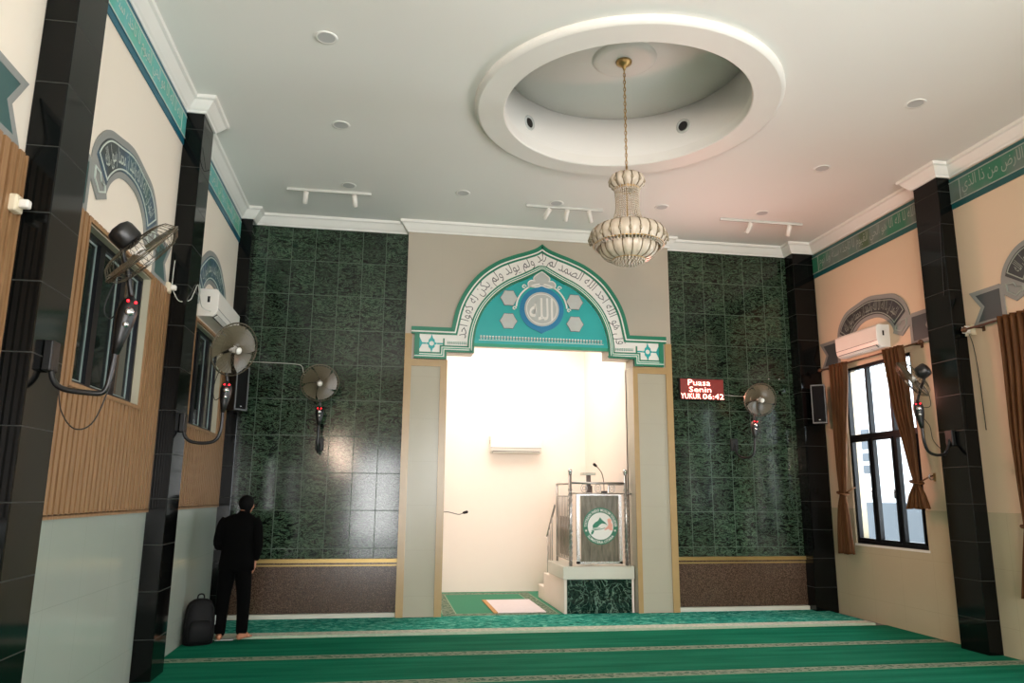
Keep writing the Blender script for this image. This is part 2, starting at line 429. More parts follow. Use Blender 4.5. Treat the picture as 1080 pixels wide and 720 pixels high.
def offset_line(P, d, closed=False):
    """mitred offset of a 2D polyline to its left by d"""
    n = len(P); out = []
    for i in range(n):
        a = P[(i-1) % n] if (closed or i > 0) else None; b = P[i]; c = P[(i+1) % n] if (closed or i < n-1) else None
        def nr(p, q):
            dx, dy = q[0]-p[0], q[1]-p[1]; L = math.hypot(dx, dy) or 1; return (-dy/L, dx/L)
        n1 = nr(a, b) if a else None; n2 = nr(b, c) if c else None
        if n1 is None: m = n2; k = 1
        elif n2 is None: m = n1; k = 1
        else:
            m = (n1[0]+n2[0], n1[1]+n2[1]); L = math.hypot(*m) or 1; m = (m[0]/L, m[1]/L)
            k = 1/max(.3, m[0]*n1[0]+m[1]*n1[1])
        out.append((b[0]+m[0]*d*k, b[1]+m[1]*d*k))
    return out
def smooth(P, n=6):
    """Catmull-Rom through 2D points"""
    out = []
    for i in range(len(P)-1):
        p0 = P[max(i-1, 0)]; p1 = P[i]; p2 = P[i+1]; p3 = P[min(i+2, len(P)-1)]
        for k in range(n):
            t = k/n
            out.append(tuple(.5*((2*p1[j]) + (-p0[j]+p2[j])*t + (2*p0[j]-5*p1[j]+4*p2[j]-p3[j])*t*t + (-p0[j]+3*p1[j]-3*p2[j]+p3[j])*t**3) for j in range(len(p1))))
    out.append(tuple(P[-1])); return out
def resample(P, n):
    L = [0]
    for i in range(1, len(P)): L.append(L[-1]+math.dist(P[i], P[i-1]))
    out = []; j = 0
    for k in range(n):
        s = L[-1]*k/(n-1)
        while j < len(P)-2 and L[j+1] < s: j += 1
        t = (s-L[j])/((L[j+1]-L[j]) or 1); out.append(tuple(P[j][q]+(P[j+1][q]-P[j][q])*t for q in range(len(P[0]))))
    return out
def mirror(P, c): return [(2*c-u, v) for u, v in P]

#=================================================================== SETTING
# floor, ceiling with round recess
struct('floor', MB().box(XL-.3, XR+.3, YR, 13.8, -.12, -.012), M['floor'])
RX, RY, RR, RO = 2.33, 6.92, 1.26, 1.57
def ceiling_mesh():
    mb = MB(); n = 64
    circ = [(RX+1.30*math.cos(2*PI*k/n), RY+1.30*math.sin(2*PI*k/n)) for k in range(n)]
    x0, x1, y0, y1 = XL-.3, XR+.3, YR, YB+.3
    def ray(k):
        a = 2*PI*k/n; dx, dy = math.cos(a), math.sin(a); t = 1e9
        if dx > 1e-9: t = min(t, (x1-RX)/dx)
        if dx < -1e-9: t = min(t, (x0-RX)/dx)
        if dy > 1e-9: t = min(t, (y1-RY)/dy)
        if dy < -1e-9: t = min(t, (y0-RY)/dy)
        return (RX+dx*t, RY+dy*t)
    out = [ray(k) for k in range(n)]
    corners = [(x1,y1),(x0,y1),(x0,y0),(x1,y0)]
    for z in (ZC, ZC+.12):
        vs = [(*p, z) for p in circ]+[(*p, z) for p in out]+[(*c, z) for c in corners]
        fs = []
        for k in range(n):
            l = (k+1) % n; a, b = out[k], out[l]; f = [k, n+k]
            if abs(a[0]-b[0]) > 1e-6 and abs(a[1]-b[1]) > 1e-6:
                f.append(2*n+min(range(4), key=lambda q: math.dist(corners[q], ((a[0]+b[0])/2, (a[1]+b[1])/2))))
            f += [n+l, l]; fs.append(tuple(f))
        mb.add(vs, fs)
    return mb
struct('ceiling', ceiling_mesh(), M['ceiling'])
# recess: wall, flat top
rec = MB().lathe([(1.30, ZC-.02), (1.30, 6.17), (1.34, 6.17), (1.34, ZC+.05)], (RX, RY, 0), 96)
rec.lathe([(0, 6.17), (1.34, 6.17), (1.34, 6.25), (0, 6.25)], (RX, RY, 0), 96)
struct('ceiling_recess', rec, M['ceiling'])
ring = MB().lathe([(RR, 5.66), (RR, 5.555)], (RX, RY, 0), 96).lathe([(RR, 5.555), (RR+.012, 5.543)], (RX, RY, 0), 96).lathe([(RR+.012, 5.543), (1.53, 5.543)], (RX, RY, 0), 96)
ring.lathe([(1.53, 5.543), (RO-.012, 5.553), (RO, 5.575)], (RX, RY, 0), 96).lathe([(RO, 5.575), (RO, ZC+.01)], (RX, RY, 0), 96).lathe([(RO, ZC+.01), (1.31, ZC+.01), (1.31, 5.66), (RR, 5.66)], (RX, RY, 0), 96)
struct('trim_1', ring, M['plaster'])
ros = MB().lathe([(0, 6.13), (.26, 6.13), (.30, 6.14), (.34, 6.165), (.34, 6.175), (0, 6.175)], (RX, RY, 0), 64)
struct('trim_2', ros, M['plaster'])

# crown moulding path around the room
PIL = [(1.42, 1.84), (4.51, 4.93), (7.54, 7.96)]
PILR = [(1.42, 1.84), (4.55, 4.97), (7.585, 8.0)]
PLX, PRX = -1.965, 6.452
path = [(XL, YR)]
for a, b in PIL: path += [(XL, a), (PLX, a), (PLX, b), (XL, b)]
path += [(XL, 10.6), (-1.975, 10.6), (-1.975, YB), (.22, YB), (.22, YC), (4.235, YC), (4.235, YB), (6.275, YB), (6.275, 10.6), (XR, 10.6)]
for a, b in reversed(PILR): path += [(XR, b), (PRX, b), (PRX, a), (XR, a)]
path += [(XR, YR)]
prof = [(0, 5.455), (.02, 5.455), (.028, 5.475), (.045, 5.49), (.075, 5.53), (.10, 5.565), (.125, 5.575), (.13, 5.59), (.13, ZC+.002)]
crown = MB(); rows = [[(p[0], p[1], z) for p in offset_line(path, -d)] for d, z in prof]
for r0, r1 in zip(rows, rows[1:]):
    for i in range(len(path)-1):
        crown.add([r0[i], r0[i+1], r1[i+1], r1[i]], [(0,1,2,3)])
struct('trim_3', crown, M['plaster'])

# left wall: openings for the two high windows, plus one window nearer the camera
WL = [(2.42, 3.90, 2.38, 3.52), (5.47, 6.95, 2.38, 3.52), (8.60, 10.08, 2.38, 3.52)]
WR = [(-1.5, -.1, 1.02, 3.5), (2.42, 3.90, 1.02, 3.5), (5.47, 6.95, 1.02, 3.5), (8.58, 10.05, 1.02, 3.5)]
def wall_with(mb, x0, x1, y0, y1, z0, z1, holes):
    ys = y0
    for a, b, c, d in sorted(holes):
        a_, b_ = max(a, y0), min(b, y1)
        if a_ >= b_: continue
        c_, d_ = max(c, z0), min(d, z1)
        mb.box(x0, x1, ys, a_, z0, z1)
        if c_ >= d_: mb.box(x0, x1, a_, b_, z0, z1)
        else:
            if c_ > z0: mb.box(x0, x1, a_, b_, z0, c_)
            if d_ < z1: mb.box(x0, x1, a_, b_, d_, z1)
        ys = b_
    mb.box(x0, x1, ys, y1, z0, z1)
    return mb
struct('wall_left', wall_with(MB(), XL-.25, XL, YR, 13.7, 0, 5.9, WL), M['beige'])
M['beige_r'] = plain('warm_lit_beige', (212,190,162), .55, var=.03, scale=1.5)  # right wall beige with the warm light on it mixed into the colour
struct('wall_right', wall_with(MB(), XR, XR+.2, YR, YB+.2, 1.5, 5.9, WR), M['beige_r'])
struct('wall_right_dado', wall_with(MB(), XR-.006, XR+.2, YR, YB+.2, 0, 1.5, WR), M['dado_r'])
dl = MB()
for a, b in ((YR, 1.42), (1.84, 4.51), (4.93, 7.54), (7.96, 10.6)): dl.box(XL, XL+.012, a, b, 0, 1.49)
struct('wall_left_dado', dl, M['dado_l'])
# back wall niches
struct('wall_back_left', MB().box(XL, .24, YB, YB+.2, 0, 5.9), M['green'])
struct('wall_back_right', MB().box(4.21, XR, YB, YB+.2, 0, 5.9), M['green'])
# mihrab wall: piers and stepped head
hd = MB()
hd.box(.22, CX-1.40, YC, YB+.2, 3.55, 5.9); hd.box(CX+1.40, 4.235, YC, YB+.2, 3.55, 5.9)
hd.box(CX-1.40, CX-1.01, YC, YB+.2, 3.67, 5.9); hd.box(CX+1.01, CX+1.40, YC, YB+.2, 3.67, 5.9)
hd.box(CX-1.01, CX+1.01, YC, YB+.2, 3.81, 5.9)
struct('wall_mihrab', hd, M['headtile'])
struct('wall_pier_left', MB().box(.22, .83, YC, YB+.25, 0, 3.55), M['piertile'])
struct('wall_pier_right', MB().box(3.62, 4.235, YC, YB+.25, 0, 3.55), M['piertile'])
tn = 4
def pier_trim(x0, x1):
    global tn
    mb = MB(); t = .018
    mb.box(x0, x0+.10, YC-t, YC, 0, 3.92); mb.box(x1-.10, x1, YC-t, YC, 0, 3.55); mb.box(x0+.10, x1-.10, YC-t, YC, 3.45, 3.55)
    mb.box(x0+.10, x1-.10, YC-t, YC, 0, .03)
    struct('trim_%d' % tn, mb, M['tan']); tn += 1
pier_trim(.22, .835)
mb = MB(); t = .018
mb.box(4.135, 4.235, YC-t, YC, 0, 3.92); mb.box(3.62, 3.69, YC-t, YC, 0, 3.55); mb.box(3.69, 4.135, YC-t, YC, 3.45, 3.55); mb.box(3.69, 4.135, YC-t, YC, 0, .03)
struct('trim_%d' % tn, mb, M['tan']); tn += 1
# niche foot: granite panel, gold strips, stone plinth
for s_, (x0, x1) in (('left', (-1.975, .22)), ('right', (4.235, 6.275))):
    struct('wall_niche_panel_'+s_, MB().box(x0, x1, YB-.02, YB, .09, .70), M['brown'])
    g = MB().box(x0, x1, YB-.05, YB, .735, .785).box(x0, x1, YB-.035, YB, .69, .71)
    struct('trim_%d' % tn, g, M['gold']); tn += 1
    struct('trim_%d' % tn, MB().box(x0, x1, YB-.02, YB, .71, .735), M['brown']); tn += 1
    struct('baseboard_back_'+s_, MB().bbox(x0, x1, YB-.07, YB, -.01, .085, .008), M['slab'])

# alcove behind the arch
ax0, ax1, ay1, az = .60, 3.62, 13.5, 4.7
struct('wall_alcove', MB().box(ax0-.1, ax0, YB+.2, ay1, 0, az).box(ax1, ax1+.1, YB+.2, ay1, 0, az).box(ax0-.1, ax1+.1, ay1, ay1+.1, 0, az)
       .box(ax0-.1, .83, YB+.2, YB+.3, 0, az).box(.83, 3.62, YB+.2, YB+.3, 3.85, az), M['alcove'])
struct('ceiling_alcove', MB().box(ax0-.1, ax1+.1, YB+.1, ay1+.1, az, az+.1), M['alcove'])
# rear wall with the entrance and windows behind the camera
RW = [(-1.75, -1.2, 2.25, 3.5), (-1.0, .55, 0, 3.1), (1.5, 2.9, .9, 4.2), (3.2, 4.6, .9, 4.2), (4.9, 6.3, .9, 4.2)]
rw = MB(); xs = XL
for a, b, c, d in RW:
    rw.box(xs, a, YR-.2, YR, 0, 5.9)
    if c > 0: rw.box(a, b, YR-.2, YR, 0, c)
    rw.box(a, b, YR-.2, YR, d, 5.9); xs = b
rw.box(xs, XR, YR-.2, YR, 0, 5.9)
struct('wall_rear', rw, M['beige'])

# ---- windows
def win_frame(mb, y0, y1, z0, z1, x0, x1, w=.05):
    mb.box(x0, x1, y0, y0+w, z0, z1).box(x0, x1, y1-w, y1, z0, z1).box(x0, x1, y0+w, y1-w, z0, z0+w).box(x0, x1, y0+w, y1-w, z1-w, z1)
def right_window(name, y0, y1, z0, z1):
    fr = MB(); xa, xb = XR+.02, XR+.09
    win_frame(fr, y0, y1, z0, z1, xa, xb, .045)
    zt = z0+(z1-z0)*.595; w3 = (y1-y0)/3
    fr.box(xa, xb, y0+.045, y1-.045, zt-.035, zt+.035)
    for k in (1, 2):
        fr.box(xa, xb, y0+w3*k-.022, y0+w3*k+.022, z0+.045, zt-.035)
        fr.box(xa, xb, y0+w3*k-.022, y0+w3*k+.022, zt+.035, z1-.045)
    root = obj(name, fr, M['frame']); root['kind'] = 'structure'
    for k in range(3):
        s = MB(); a = y0+w3*k+(.045 if k == 0 else .022); b = y0+w3*(k+1)-(.045 if k == 2 else .022)
        win_frame(s, a+.003, b-.003, z0+.048, zt-.038, xa-.015, xa+.04, .032)
        so = obj('window_sash', s, M['frame'], root)
        h = MB().bbox(xa-.045, xa-.016, a+.008, a+.03, z0+.62, z0+.74, .006)
        obj('window_handle', h, M['chrome'], so)
        g = MB().box(xa+.02, xa+.026, a+.03, b-.03, z0+.07, zt-.06)
        obj('window_pane', g, M['glass'], so)
        g = MB().box(xa+.02, xa+.026, a, b, zt+.035, z1-.045)
        obj('window_pane', g, M['glass'], root)
    sl = MB().box(XR-.012, XR+.1, y0-.02, y1+.02, z0-.03, z0)
    obj('window_sill', sl, M['plaster'], root)
    return root
right_window('window_1', *WR[3]); right_window('window_2', *WR[2]); right_window('window_3', *WR[1]); right_window('window_4', *WR[0])
def left_window(name, y0, y1, z0, z1):
    fr = MB(); xa, xb = XL-.13, XL-.04
    win_frame(fr, y0, y1, z0, z1, xa, xb, .04)
    w3 = (y1-y0)/3
    for k in (1, 2): fr.box(xa, xb, y0+w3*k-.05, y0+w3*k+.05, z0+.035, z1-.035)
    root = obj(name, fr, M['frame']); root['kind'] = 'structure'
    for k in range(3):
        a, b = y0+w3*k+.055, y0+w3*(k+1)-.055
        s = MB(); win_frame(s, a, b, z0+.042, z1-.042, xb-.04, xb-.028, .016)
        so = obj('window_sash', s, M['alu'], root)
        obj('window_pane', MB().box(xb-.040, xb-.034, a+.016, b-.016, z0+.058, z1-.058), M['darkglass'], so)
    # pale inner sill/lining at the far jamb
    obj('window_lining', MB().box(xb+.001, XL+.02, y1-.008, y1, z0, z1).box(xb+.001, XL+.02, y0, y1-.008, z1-.008, z1), M['lining'], root)
    return root
left_window('window_5', *WL[1]); left_window('window_6', *WL[2]); left_window('window_7', *WL[0])

# outside the right windows: pale neighbour wall with small windows, low grey wall
nb = tag(obj('neighbour_house', MB().box(12, 12.3, -8, 30, -1, 4.6), M['outside']), 'pale rendered house wall seen through the open pane of the tall right window', 'building')
for k in range(4):
    for q in range(2):
        g = MB().box(11.97, 12.0, 17.3+.42*q, 17.6+.42*q, 2.25+.3*k, 2.45+.3*k); obj('window_pane', g, M['outlow'], nb)
tag(obj('boundary_wall', MB().box(9.2, 9.35, -8, 26, -1, 1.56), M['outlow']), 'low grey boundary wall outside the tall right window', 'wall')
struct('ground', MB().box(XR+.3, 14, -8, 30, -1.1, -.9), M['outlow'])

# ---- slatted wood cladding of the left wall
def cladding(y0, y1, hole, label):
    z0, z1 = 1.49, 3.565; t = .03; p = .088; root = thing('slatted_panel', label, 'wall panel', (XL, (y0+y1)/2, z0))
    mb = MB(); bk = MB()
    def slats(a, b, c, d):
        bk.box(XL, XL+.006, a, b, c, d)
        k = math.floor((a-y0)/p)
        while y0+k*p < b:
            s0, s1 = max(a, y0+k*p+.014), min(b, y0+(k+1)*p-.014)
            if s1-s0 > .01: mb.box(XL+.006, XL+t, s0, s1, c, d)
            k += 1
    a, b, c, d = hole; m = .03
    slats(y0, a-m, z0, z1); slats(b+m, y1, z0, z1); slats(a-m, b+m, z0, c-m); slats(a-m, b+m, d+m, z1)
    obj('slats', mb, M['wood'], root); obj('backing_board', bk, M['woodback'], root)
    cs = MB(); x0, x1 = XL-.02, XL+.04
    cs.box(x0, x1, a-m, a, c-m, d+m).box(x0, x1, b, b+m, c-m, d+m).box(x0, x1, a, b, c-m, c).box(x0, x1, a, b, d, d+m)
    obj('window_casing', cs, M['wood'], root)
    obj('edge_strip', MB().box(XL, XL+.03, y0, y1, z0-.02, z0+.012), M['wood'], root)
cladding(4.93, 7.54, WL[1], 'light brown vertical slat cladding around the nearer left window')
cladding(7.96, 10.6, WL[2], 'light brown slat cladding below the far left window behind the second pillar')
cladding(1.84, 4.51, WL[0], 'light brown slat cladding at the left edge before the nearest pillar')

# ---- pillars
def pillar(x0, x1, y0, y1, label, group=None):
    o = obj('pillar', MB().bbox(x0, x1, y0, y1, 0, ZC, .006, 1), M['granite'])
    return tag(o, label, 'pillar', group)
pillar(XL, PLX, *PIL[1], 'glossy black granite pillar nearest the camera on the left wall')
pillar(XL, PLX, *PIL[2], 'black granite pillar on the left wall between the two slatted bays')
pillar(XR-.18, XR, *PILR[2], 'thick black granite pillar on the right wall carrying a wall fan')
pillar(XL, -1.975, 10.6, YB, 'narrow black corner pillar at the back left behind the praying person')
pillar(6.275, XR, 10.6, YB, 'black corner pillar at the back right beside the hanging speaker')
pillar(XL, PLX, *PIL[0], 'black granite pillar behind the camera on the left wall')
pillar(XR-.18, XR, *PILR[1], 'black granite pillar on the right wall nearest the camera')

# ---- carpets
def rug(x0, x1, y0, y1, z1, mat, name, label, group=None):
    return tag(obj(name, MB().bbox(x0, x1, y0, y1, -.012, z1, .004, 1), mat), label, 'carpet', group)
rug(XL+.05, XR-.15, 9.547, YB-.075, .03, M['carpet_front'], 'mottled_carpet', 'mottled teal carpet strip with pale patterned edge in front of the back wall')
rug(XL+.015, XR-.01, 8.305, 9.525, .006, M['carpet'], 'prayer_carpet', 'green prayer carpet row second from the back wall, next to the backpack')
rug(XL+.015, XR-.01, 7.125, 8.30, .006, M['carpet'], 'prayer_carpet', 'green prayer carpet row with patterned stripe at the bottom of the picture')
rug(XL+.015, XR-.01, 3.0, 7.12, .006, M['carpet'], 'prayer_carpet', 'green prayer carpet closest to the camera below the picture edge')
rug(.84, 3.55, YB-.06, ay1-.03, .012, M['carpet_alc'], 'alcove_carpet', 'green carpet with pale floral border on the alcove floor')
pm = thing('prayer_mat', 'pale pink prayer mat lying on the alcove carpet', 'prayer mat', (1.95, 11.7, .012))
obj('mat_cloth', MB().bbox(1.66, 2.36, 11.05, 12.35, .012, .028, .006, 1), M['matfabric'], pm)
obj('mat_edging', MB().bbox(1.60, 1.665, 11.05, 12.35, .012, .03, .005, 1), M['matedge'], pm)

#=================================================================== MIHRAB ORNAMENT
def mihrab_arch():
    root = thing('mihrab_arch', 'white and green calligraphy arch with teal field over the bright alcove', 'arch ornament', (CX, YC, 3.55))
    f = PY(YC-.002)
    arcO = smooth([(0, 5.375), (.10, 5.30), (.26, 5.235), (.46, 5.165), (.70, 5.055), (.95, 4.865), (1.14, 4.62), (1.27, 4.35), (1.345, 4.02)], 5)
    arcI = smooth([(0, 4.955), (.10, 4.895), (.28, 4.80), (.50, 4.69), (.70, 4.53), (.86, 4.33), (.96, 4.10), (1.005, 3.87), (1.01, 3.66)], 5)
    O = arcO + [(1.92, 4.02)]; I = arcI + [(1.41, 3.66), (1.41, 3.555), (1.87, 3.555)]
    right = lambda P: [(CX+u, v) for u, v in P]
    left = lambda P: [(CX-u, v) for u, v in P]
    # base panel (white): between O and I, both sides
    base = MB()
    nO = resample(arcO, 41); nI = resample(arcI, 41)
    for sg in (1, -1):
        A = [(CX+sg*u, v) for u, v in nO]; B = [(CX+sg*u, v) for u, v in nI]
        base.strip(A, B, f, 0, .03)
        base.prism([(CX+sg*u, v) for u, v in [(1.0, 3.66), (1.345, 4.02), (1.87, 4.02), (1.87, 3.555), (1.41, 3.555), (1.41, 3.66)]], f, 0, .03)
    obj('calligraphy_band', base, M['paintwhite'], root)
    # border strips: (from, to, height, material) measured inward from O / outward from I
    def strips(Lne, side, spec):
        for (a, b, h, m, nm) in spec:
            mb = MB()
            for sg in (1, -1):
                A = offset_line(Lne, side*a); B = offset_line(Lne, side*b)
                A[0] = (0, A[0][1]+ (0)); B[0] = (0, B[0][1])
                mb.strip([(CX+sg*u, v) for u, v in A], [(CX+sg*u, v) for u, v in B], f, 0, h)
            obj(nm, mb, m, root)
    # O runs from apex outwards: its right-hand side is inward (negative offset)
    strips(O, -1, [(0, .058, .055, M['dgreen'], 'outer_border'), (.058, .078, .05, M['paintwhite'], 'outer_border_line'), (.078, .105, .045, M['dgreen'], 'outer_border')])
    strips(I, 1, [(0, .032, .055, M['dgreen'], 'inner_border'), (.032, .046, .05, M['paintwhite'], 'inner_border_line'), (.046, .062, .052, M['mgreen'], 'inner_border'), (.062, .074, .05, M['paintwhite'], 'inner_border_line'), (.074, .098, .045, M['dgreen'], 'inner_border')])
    ends = MB(); stars = MB()
    for sg in (1, -1):
        q = lambda a: [(CX+sg*u, v) for u, v in a]
        obj('end_border', MB().prism(q([(1.80, 3.915), (1.87, 3.915), (1.87, 3.60), (1.80, 3.60)]), f, 0, .05), M['dgreen'], root)
        obj('end_bar', MB().prism(q([(1.44, 3.86), (1.462, 3.86), (1.462, 3.66), (1.44, 3.66)]), f, 0, .042), M['dgreen'], root)
    for sg in (1, -1):
        st = MB(); q = lambda a: [(CX+sg*u, v) for u, v in a]
        c = (1.625, 3.78)
        pts = []
        for k in range(16):
            a = 2*PI*k/16; r = 1 if k % 2 == 0 else .80
            rx, rz = [.085, .050, .062, .045, .03, .045, .062, .050][k % 8], [.03, .05, .075, .085, .14, .085, .075, .05][k % 8]
            if k % 8 == 4: rx = .02
            pts.append((c[0]+math.cos(a)*rx, c[1]+math.sin(a)*rz))
        hole = [(c[0]+.035*math.cos(2*PI*k/16), c[1]+.035*math.sin(2*PI*k/16)) for k in range(16)]
        st.strip(q(pts), q(hole), f, 0, .042, closed=True)
        st.prism(q([(1.705, 3.79), (1.80, 3.79), (1.80, 3.77), (1.705, 3.77)]), f, 0, .042)
        st.prism(q([(1.462, 3.79), (1.545, 3.79), (1.545, 3.77), (1.462, 3.77)]), f, 0, .042)
        st.prism(q([(1.80, 3.87), (1.80, 3.69), (1.755, 3.78)]), f, 0, .041)
        obj('star_motif', st, M['teal'], root)
    # field
    fld = MB(); P = [(CX+u, v) for u, v in arcI if v > 3.81]; P += [(CX+1.008, 3.80)]
    L = [(CX-u, v) for u, v in arcI if v > 3.81][1:]; L += [(CX-1.008, 3.80)]
    fld.prism(P+list(reversed(L)), f, 0, .015)
    fo = obj('teal_field', fld, M['teal'], root)
    # bottom ledge and little leaf row
    obj('field_ledge', MB().box(CX-1.008, CX+1.008, YC-.04, YC-.002, 3.765, 3.81), M['mgreen'], root)
    lv = MB()
    n = 42
    for k in range(n):
        u = CX-.93+1.86*(k+.5)/n
        lv.prism([(u-.014, 3.895), (u+.014, 3.895), (u+.016, 3.91), (u, 3.872), (u-.016, 3.91)], f, .015, .02)
        lv.prism([(u-.017, 3.925), (u, 3.905), (u+.017, 3.925), (u, 3.935)], f, .015, .02)
    lv.prism([(CX-.94, 3.862), (CX+.94, 3.862), (CX+.94, 3.869), (CX-.94, 3.869)], f, .015, .02)
    l2 = obj('leaf_row', lv, M['paintwhite'], root); l2['kind'] = 'stuff'
    for sg in (1, -1):
        lr = MB()
        for k in range(11):
            u = CX+sg*(1.13+.026*k)
            lr.prism([(u-.010, 3.79), (u+.010, 3.79), (u+.011, 3.80), (u, 3.775), (u-.011, 3.80)], f, .03, .034)
            lr.prism([(u-.011, 3.815), (u, 3.803), (u+.011, 3.815), (u, 3.823)], f, .03, .034)
        o = obj('leaf_row', lr, M['inkteal'], root); o['kind'] = 'stuff'
    # hexagons
    for u, v in ((-.50, 4.515), (-.505, 4.165), (.50, 4.50), (.505, 4.16)):
        c = (CX+u, v); hx = [(c[0]+.128*math.cos(PI/6*0+PI/3*k)*1.0, c[1]+.128*math.sin(PI/3*k)) for k in range(6)]
        pts = []
        for k in range(6):
            a, b = hx[k], hx[(k+1) % 6]; pts.append(a)
            m_ = ((a[0]+b[0])/2, (a[1]+b[1])/2); pts.append((c[0]+(m_[0]-c[0])*.965, c[1]+(m_[1]-c[1])*.965))
        o = obj('hexagon_tile', MB().prism(pts, f, .015, .028), M['silver'], fo)
        pts2 = [(c[0]+(p[0]-c[0])*1.06, c[1]+(p[1]-c[1])*1.06) for p in pts]
        obj('hexagon_outline', MB().strip(pts2, pts, f, .015, .03, closed=True), M['ink'], fo)
    # medallion
    mc = (CX-.005, 4.365)
    def circ(r, n=48, c=mc): return [(c[0]+r*math.cos(2*PI*k/n), c[1]+r*math.sin(2*PI*k/n)) for k in range(n)]
    outer = []
    for k in range(64):
        a = 2*PI*k/64; r = .335
        d = abs(((a-PI/2+PI) % (2*PI))-PI); d2 = abs(((a+PI/2+PI) % (2*PI))-PI)
        r += .045*max(0, 1-d/.28)**1.5 + .035*max(0, 1-d2/.28)**1.5
        outer.append((mc[0]+r*math.cos(a), mc[1]+r*math.sin(a)))
    md = obj('medallion', MB().prism(outer, f, .015, .03), M['blue'], root)
    obj('medallion_disc', MB().prism(circ(.262), f, .03, .04), M['silver'], md)
    tx = MB(); put_text(tx, shape('الله'), f, .043, lambda u, v: (mc[0]-.19+.36*u, mc[1]-.17+.34*v), bold=.01)
    tx.strip(circ(.235), circ(.225), f, .04, .043, closed=True)
    obj('medallion_script', tx, M['paintwhite'], md)
    # crest: trefoil over the medallion, scrolls at its sides
    cr = (mc[0], 4.80)
    lobes = [(cr[0]-.19, 4.735), (cr[0]-.20, 4.78), (cr[0]-.16, 4.815), (cr[0]-.10, 4.81), (cr[0]-.115, 4.86), (cr[0]-.07, 4.91), (cr[0], 4.955), (cr[0]+.07, 4.91), (cr[0]+.115, 4.86), (cr[0]+.10, 4.81), (cr[0]+.16, 4.815), (cr[0]+.20, 4.78), (cr[0]+.19, 4.735), (cr[0]+.08, 4.73), (cr[0], 4.755), (cr[0]-.08, 4.73)]
    lobes = [(u, v-.02) for u, v in lobes]
    ls = smooth(lobes+[lobes[0]], 4)[:-1]
    obj('crest', MB().prism(ls, f, .015, .028), M['silver'], root)
    co = MB(); co.strip(offset_line(ls, .016, True), ls, f, .015, .034, closed=True)
    arcw = []; 
    for sg in (1, -1):
        A = []; 
        for k in range(20):
            a = PI/2 - sg*(.08+ (1.42)*k/19); r = .385 + .0*k
            A.append((mc[0]+r*math.cos(a), mc[1]+r*math.sin(a)))
        co.strip(offset_line(A, .011), offset_line(A, -.011), f, .015, .034)
        e = A[-1]
        sp = [(e[0]+sg*.03+.03*math.cos(t)*(1-t/9), e[1]-.03+.03*math.sin(t)*(1-t/9)) for t in [k*.6 for k in range(11)]]
        co.strip(offset_line(sp, .007), offset_line(sp, -.007), f, .015, .034)
        e = (mc[0]+sg*.27, 4.70)
        sp = [(e[0]+.035*math.cos(t)*(1-t/9), e[1]+.035*math.sin(t)*(1-t/9)) for t in [k*.6 for k in range(11)]]
        co.strip(offset_line(sp, .007), offset_line(sp, -.007), f, .015, .034)
    obj('crest_scroll', co, M['paintwhite'], root)
    # arch inscription, reading from the lower right over the top
    cl = [((a[0]+b[0])/2, (a[1]+b[1])/2) for a, b in zip(offset_mid(resample(arcO, 61), -.105), offset_mid(resample(arcI, 61), .098))]
    full = [(CX-u, v) for u, v in reversed(cl)] + [(CX+u, v) for u, v in cl[1:]]
    full = resample(full, 161)[2:-2]
    n = len(full); hgt = .245
    def warp(u, v):
        s = u*(n-1); i = min(int(s), n-2); t = s-i
        p = (full[i][0]+(full[i+1][0]-full[i][0])*t, full[i][1]+(full[i+1][1]-full[i][1])*t)
        a, b = full[max(i-3, 0)], full[min(i+4, n-1)]; dx, dy = b[0]-a[0], b[1]-a[1]; L = math.hypot(dx, dy)
        return (p[0]-dy/L*(v-.5)*hgt, p[1]+dx/L*(v-.5)*hgt)
    tx = MB(); put_text(tx, shape('قل هو الله احد الله الصمد لم يلد ولم يولد ولم يكن له كفوا احد'), f, .033, warp, bold=-.006)
    obj('arch_inscription', tx, M['ink'], root)
def offset_mid(P, d): return offset_line(P, d)
mihrab_arch()

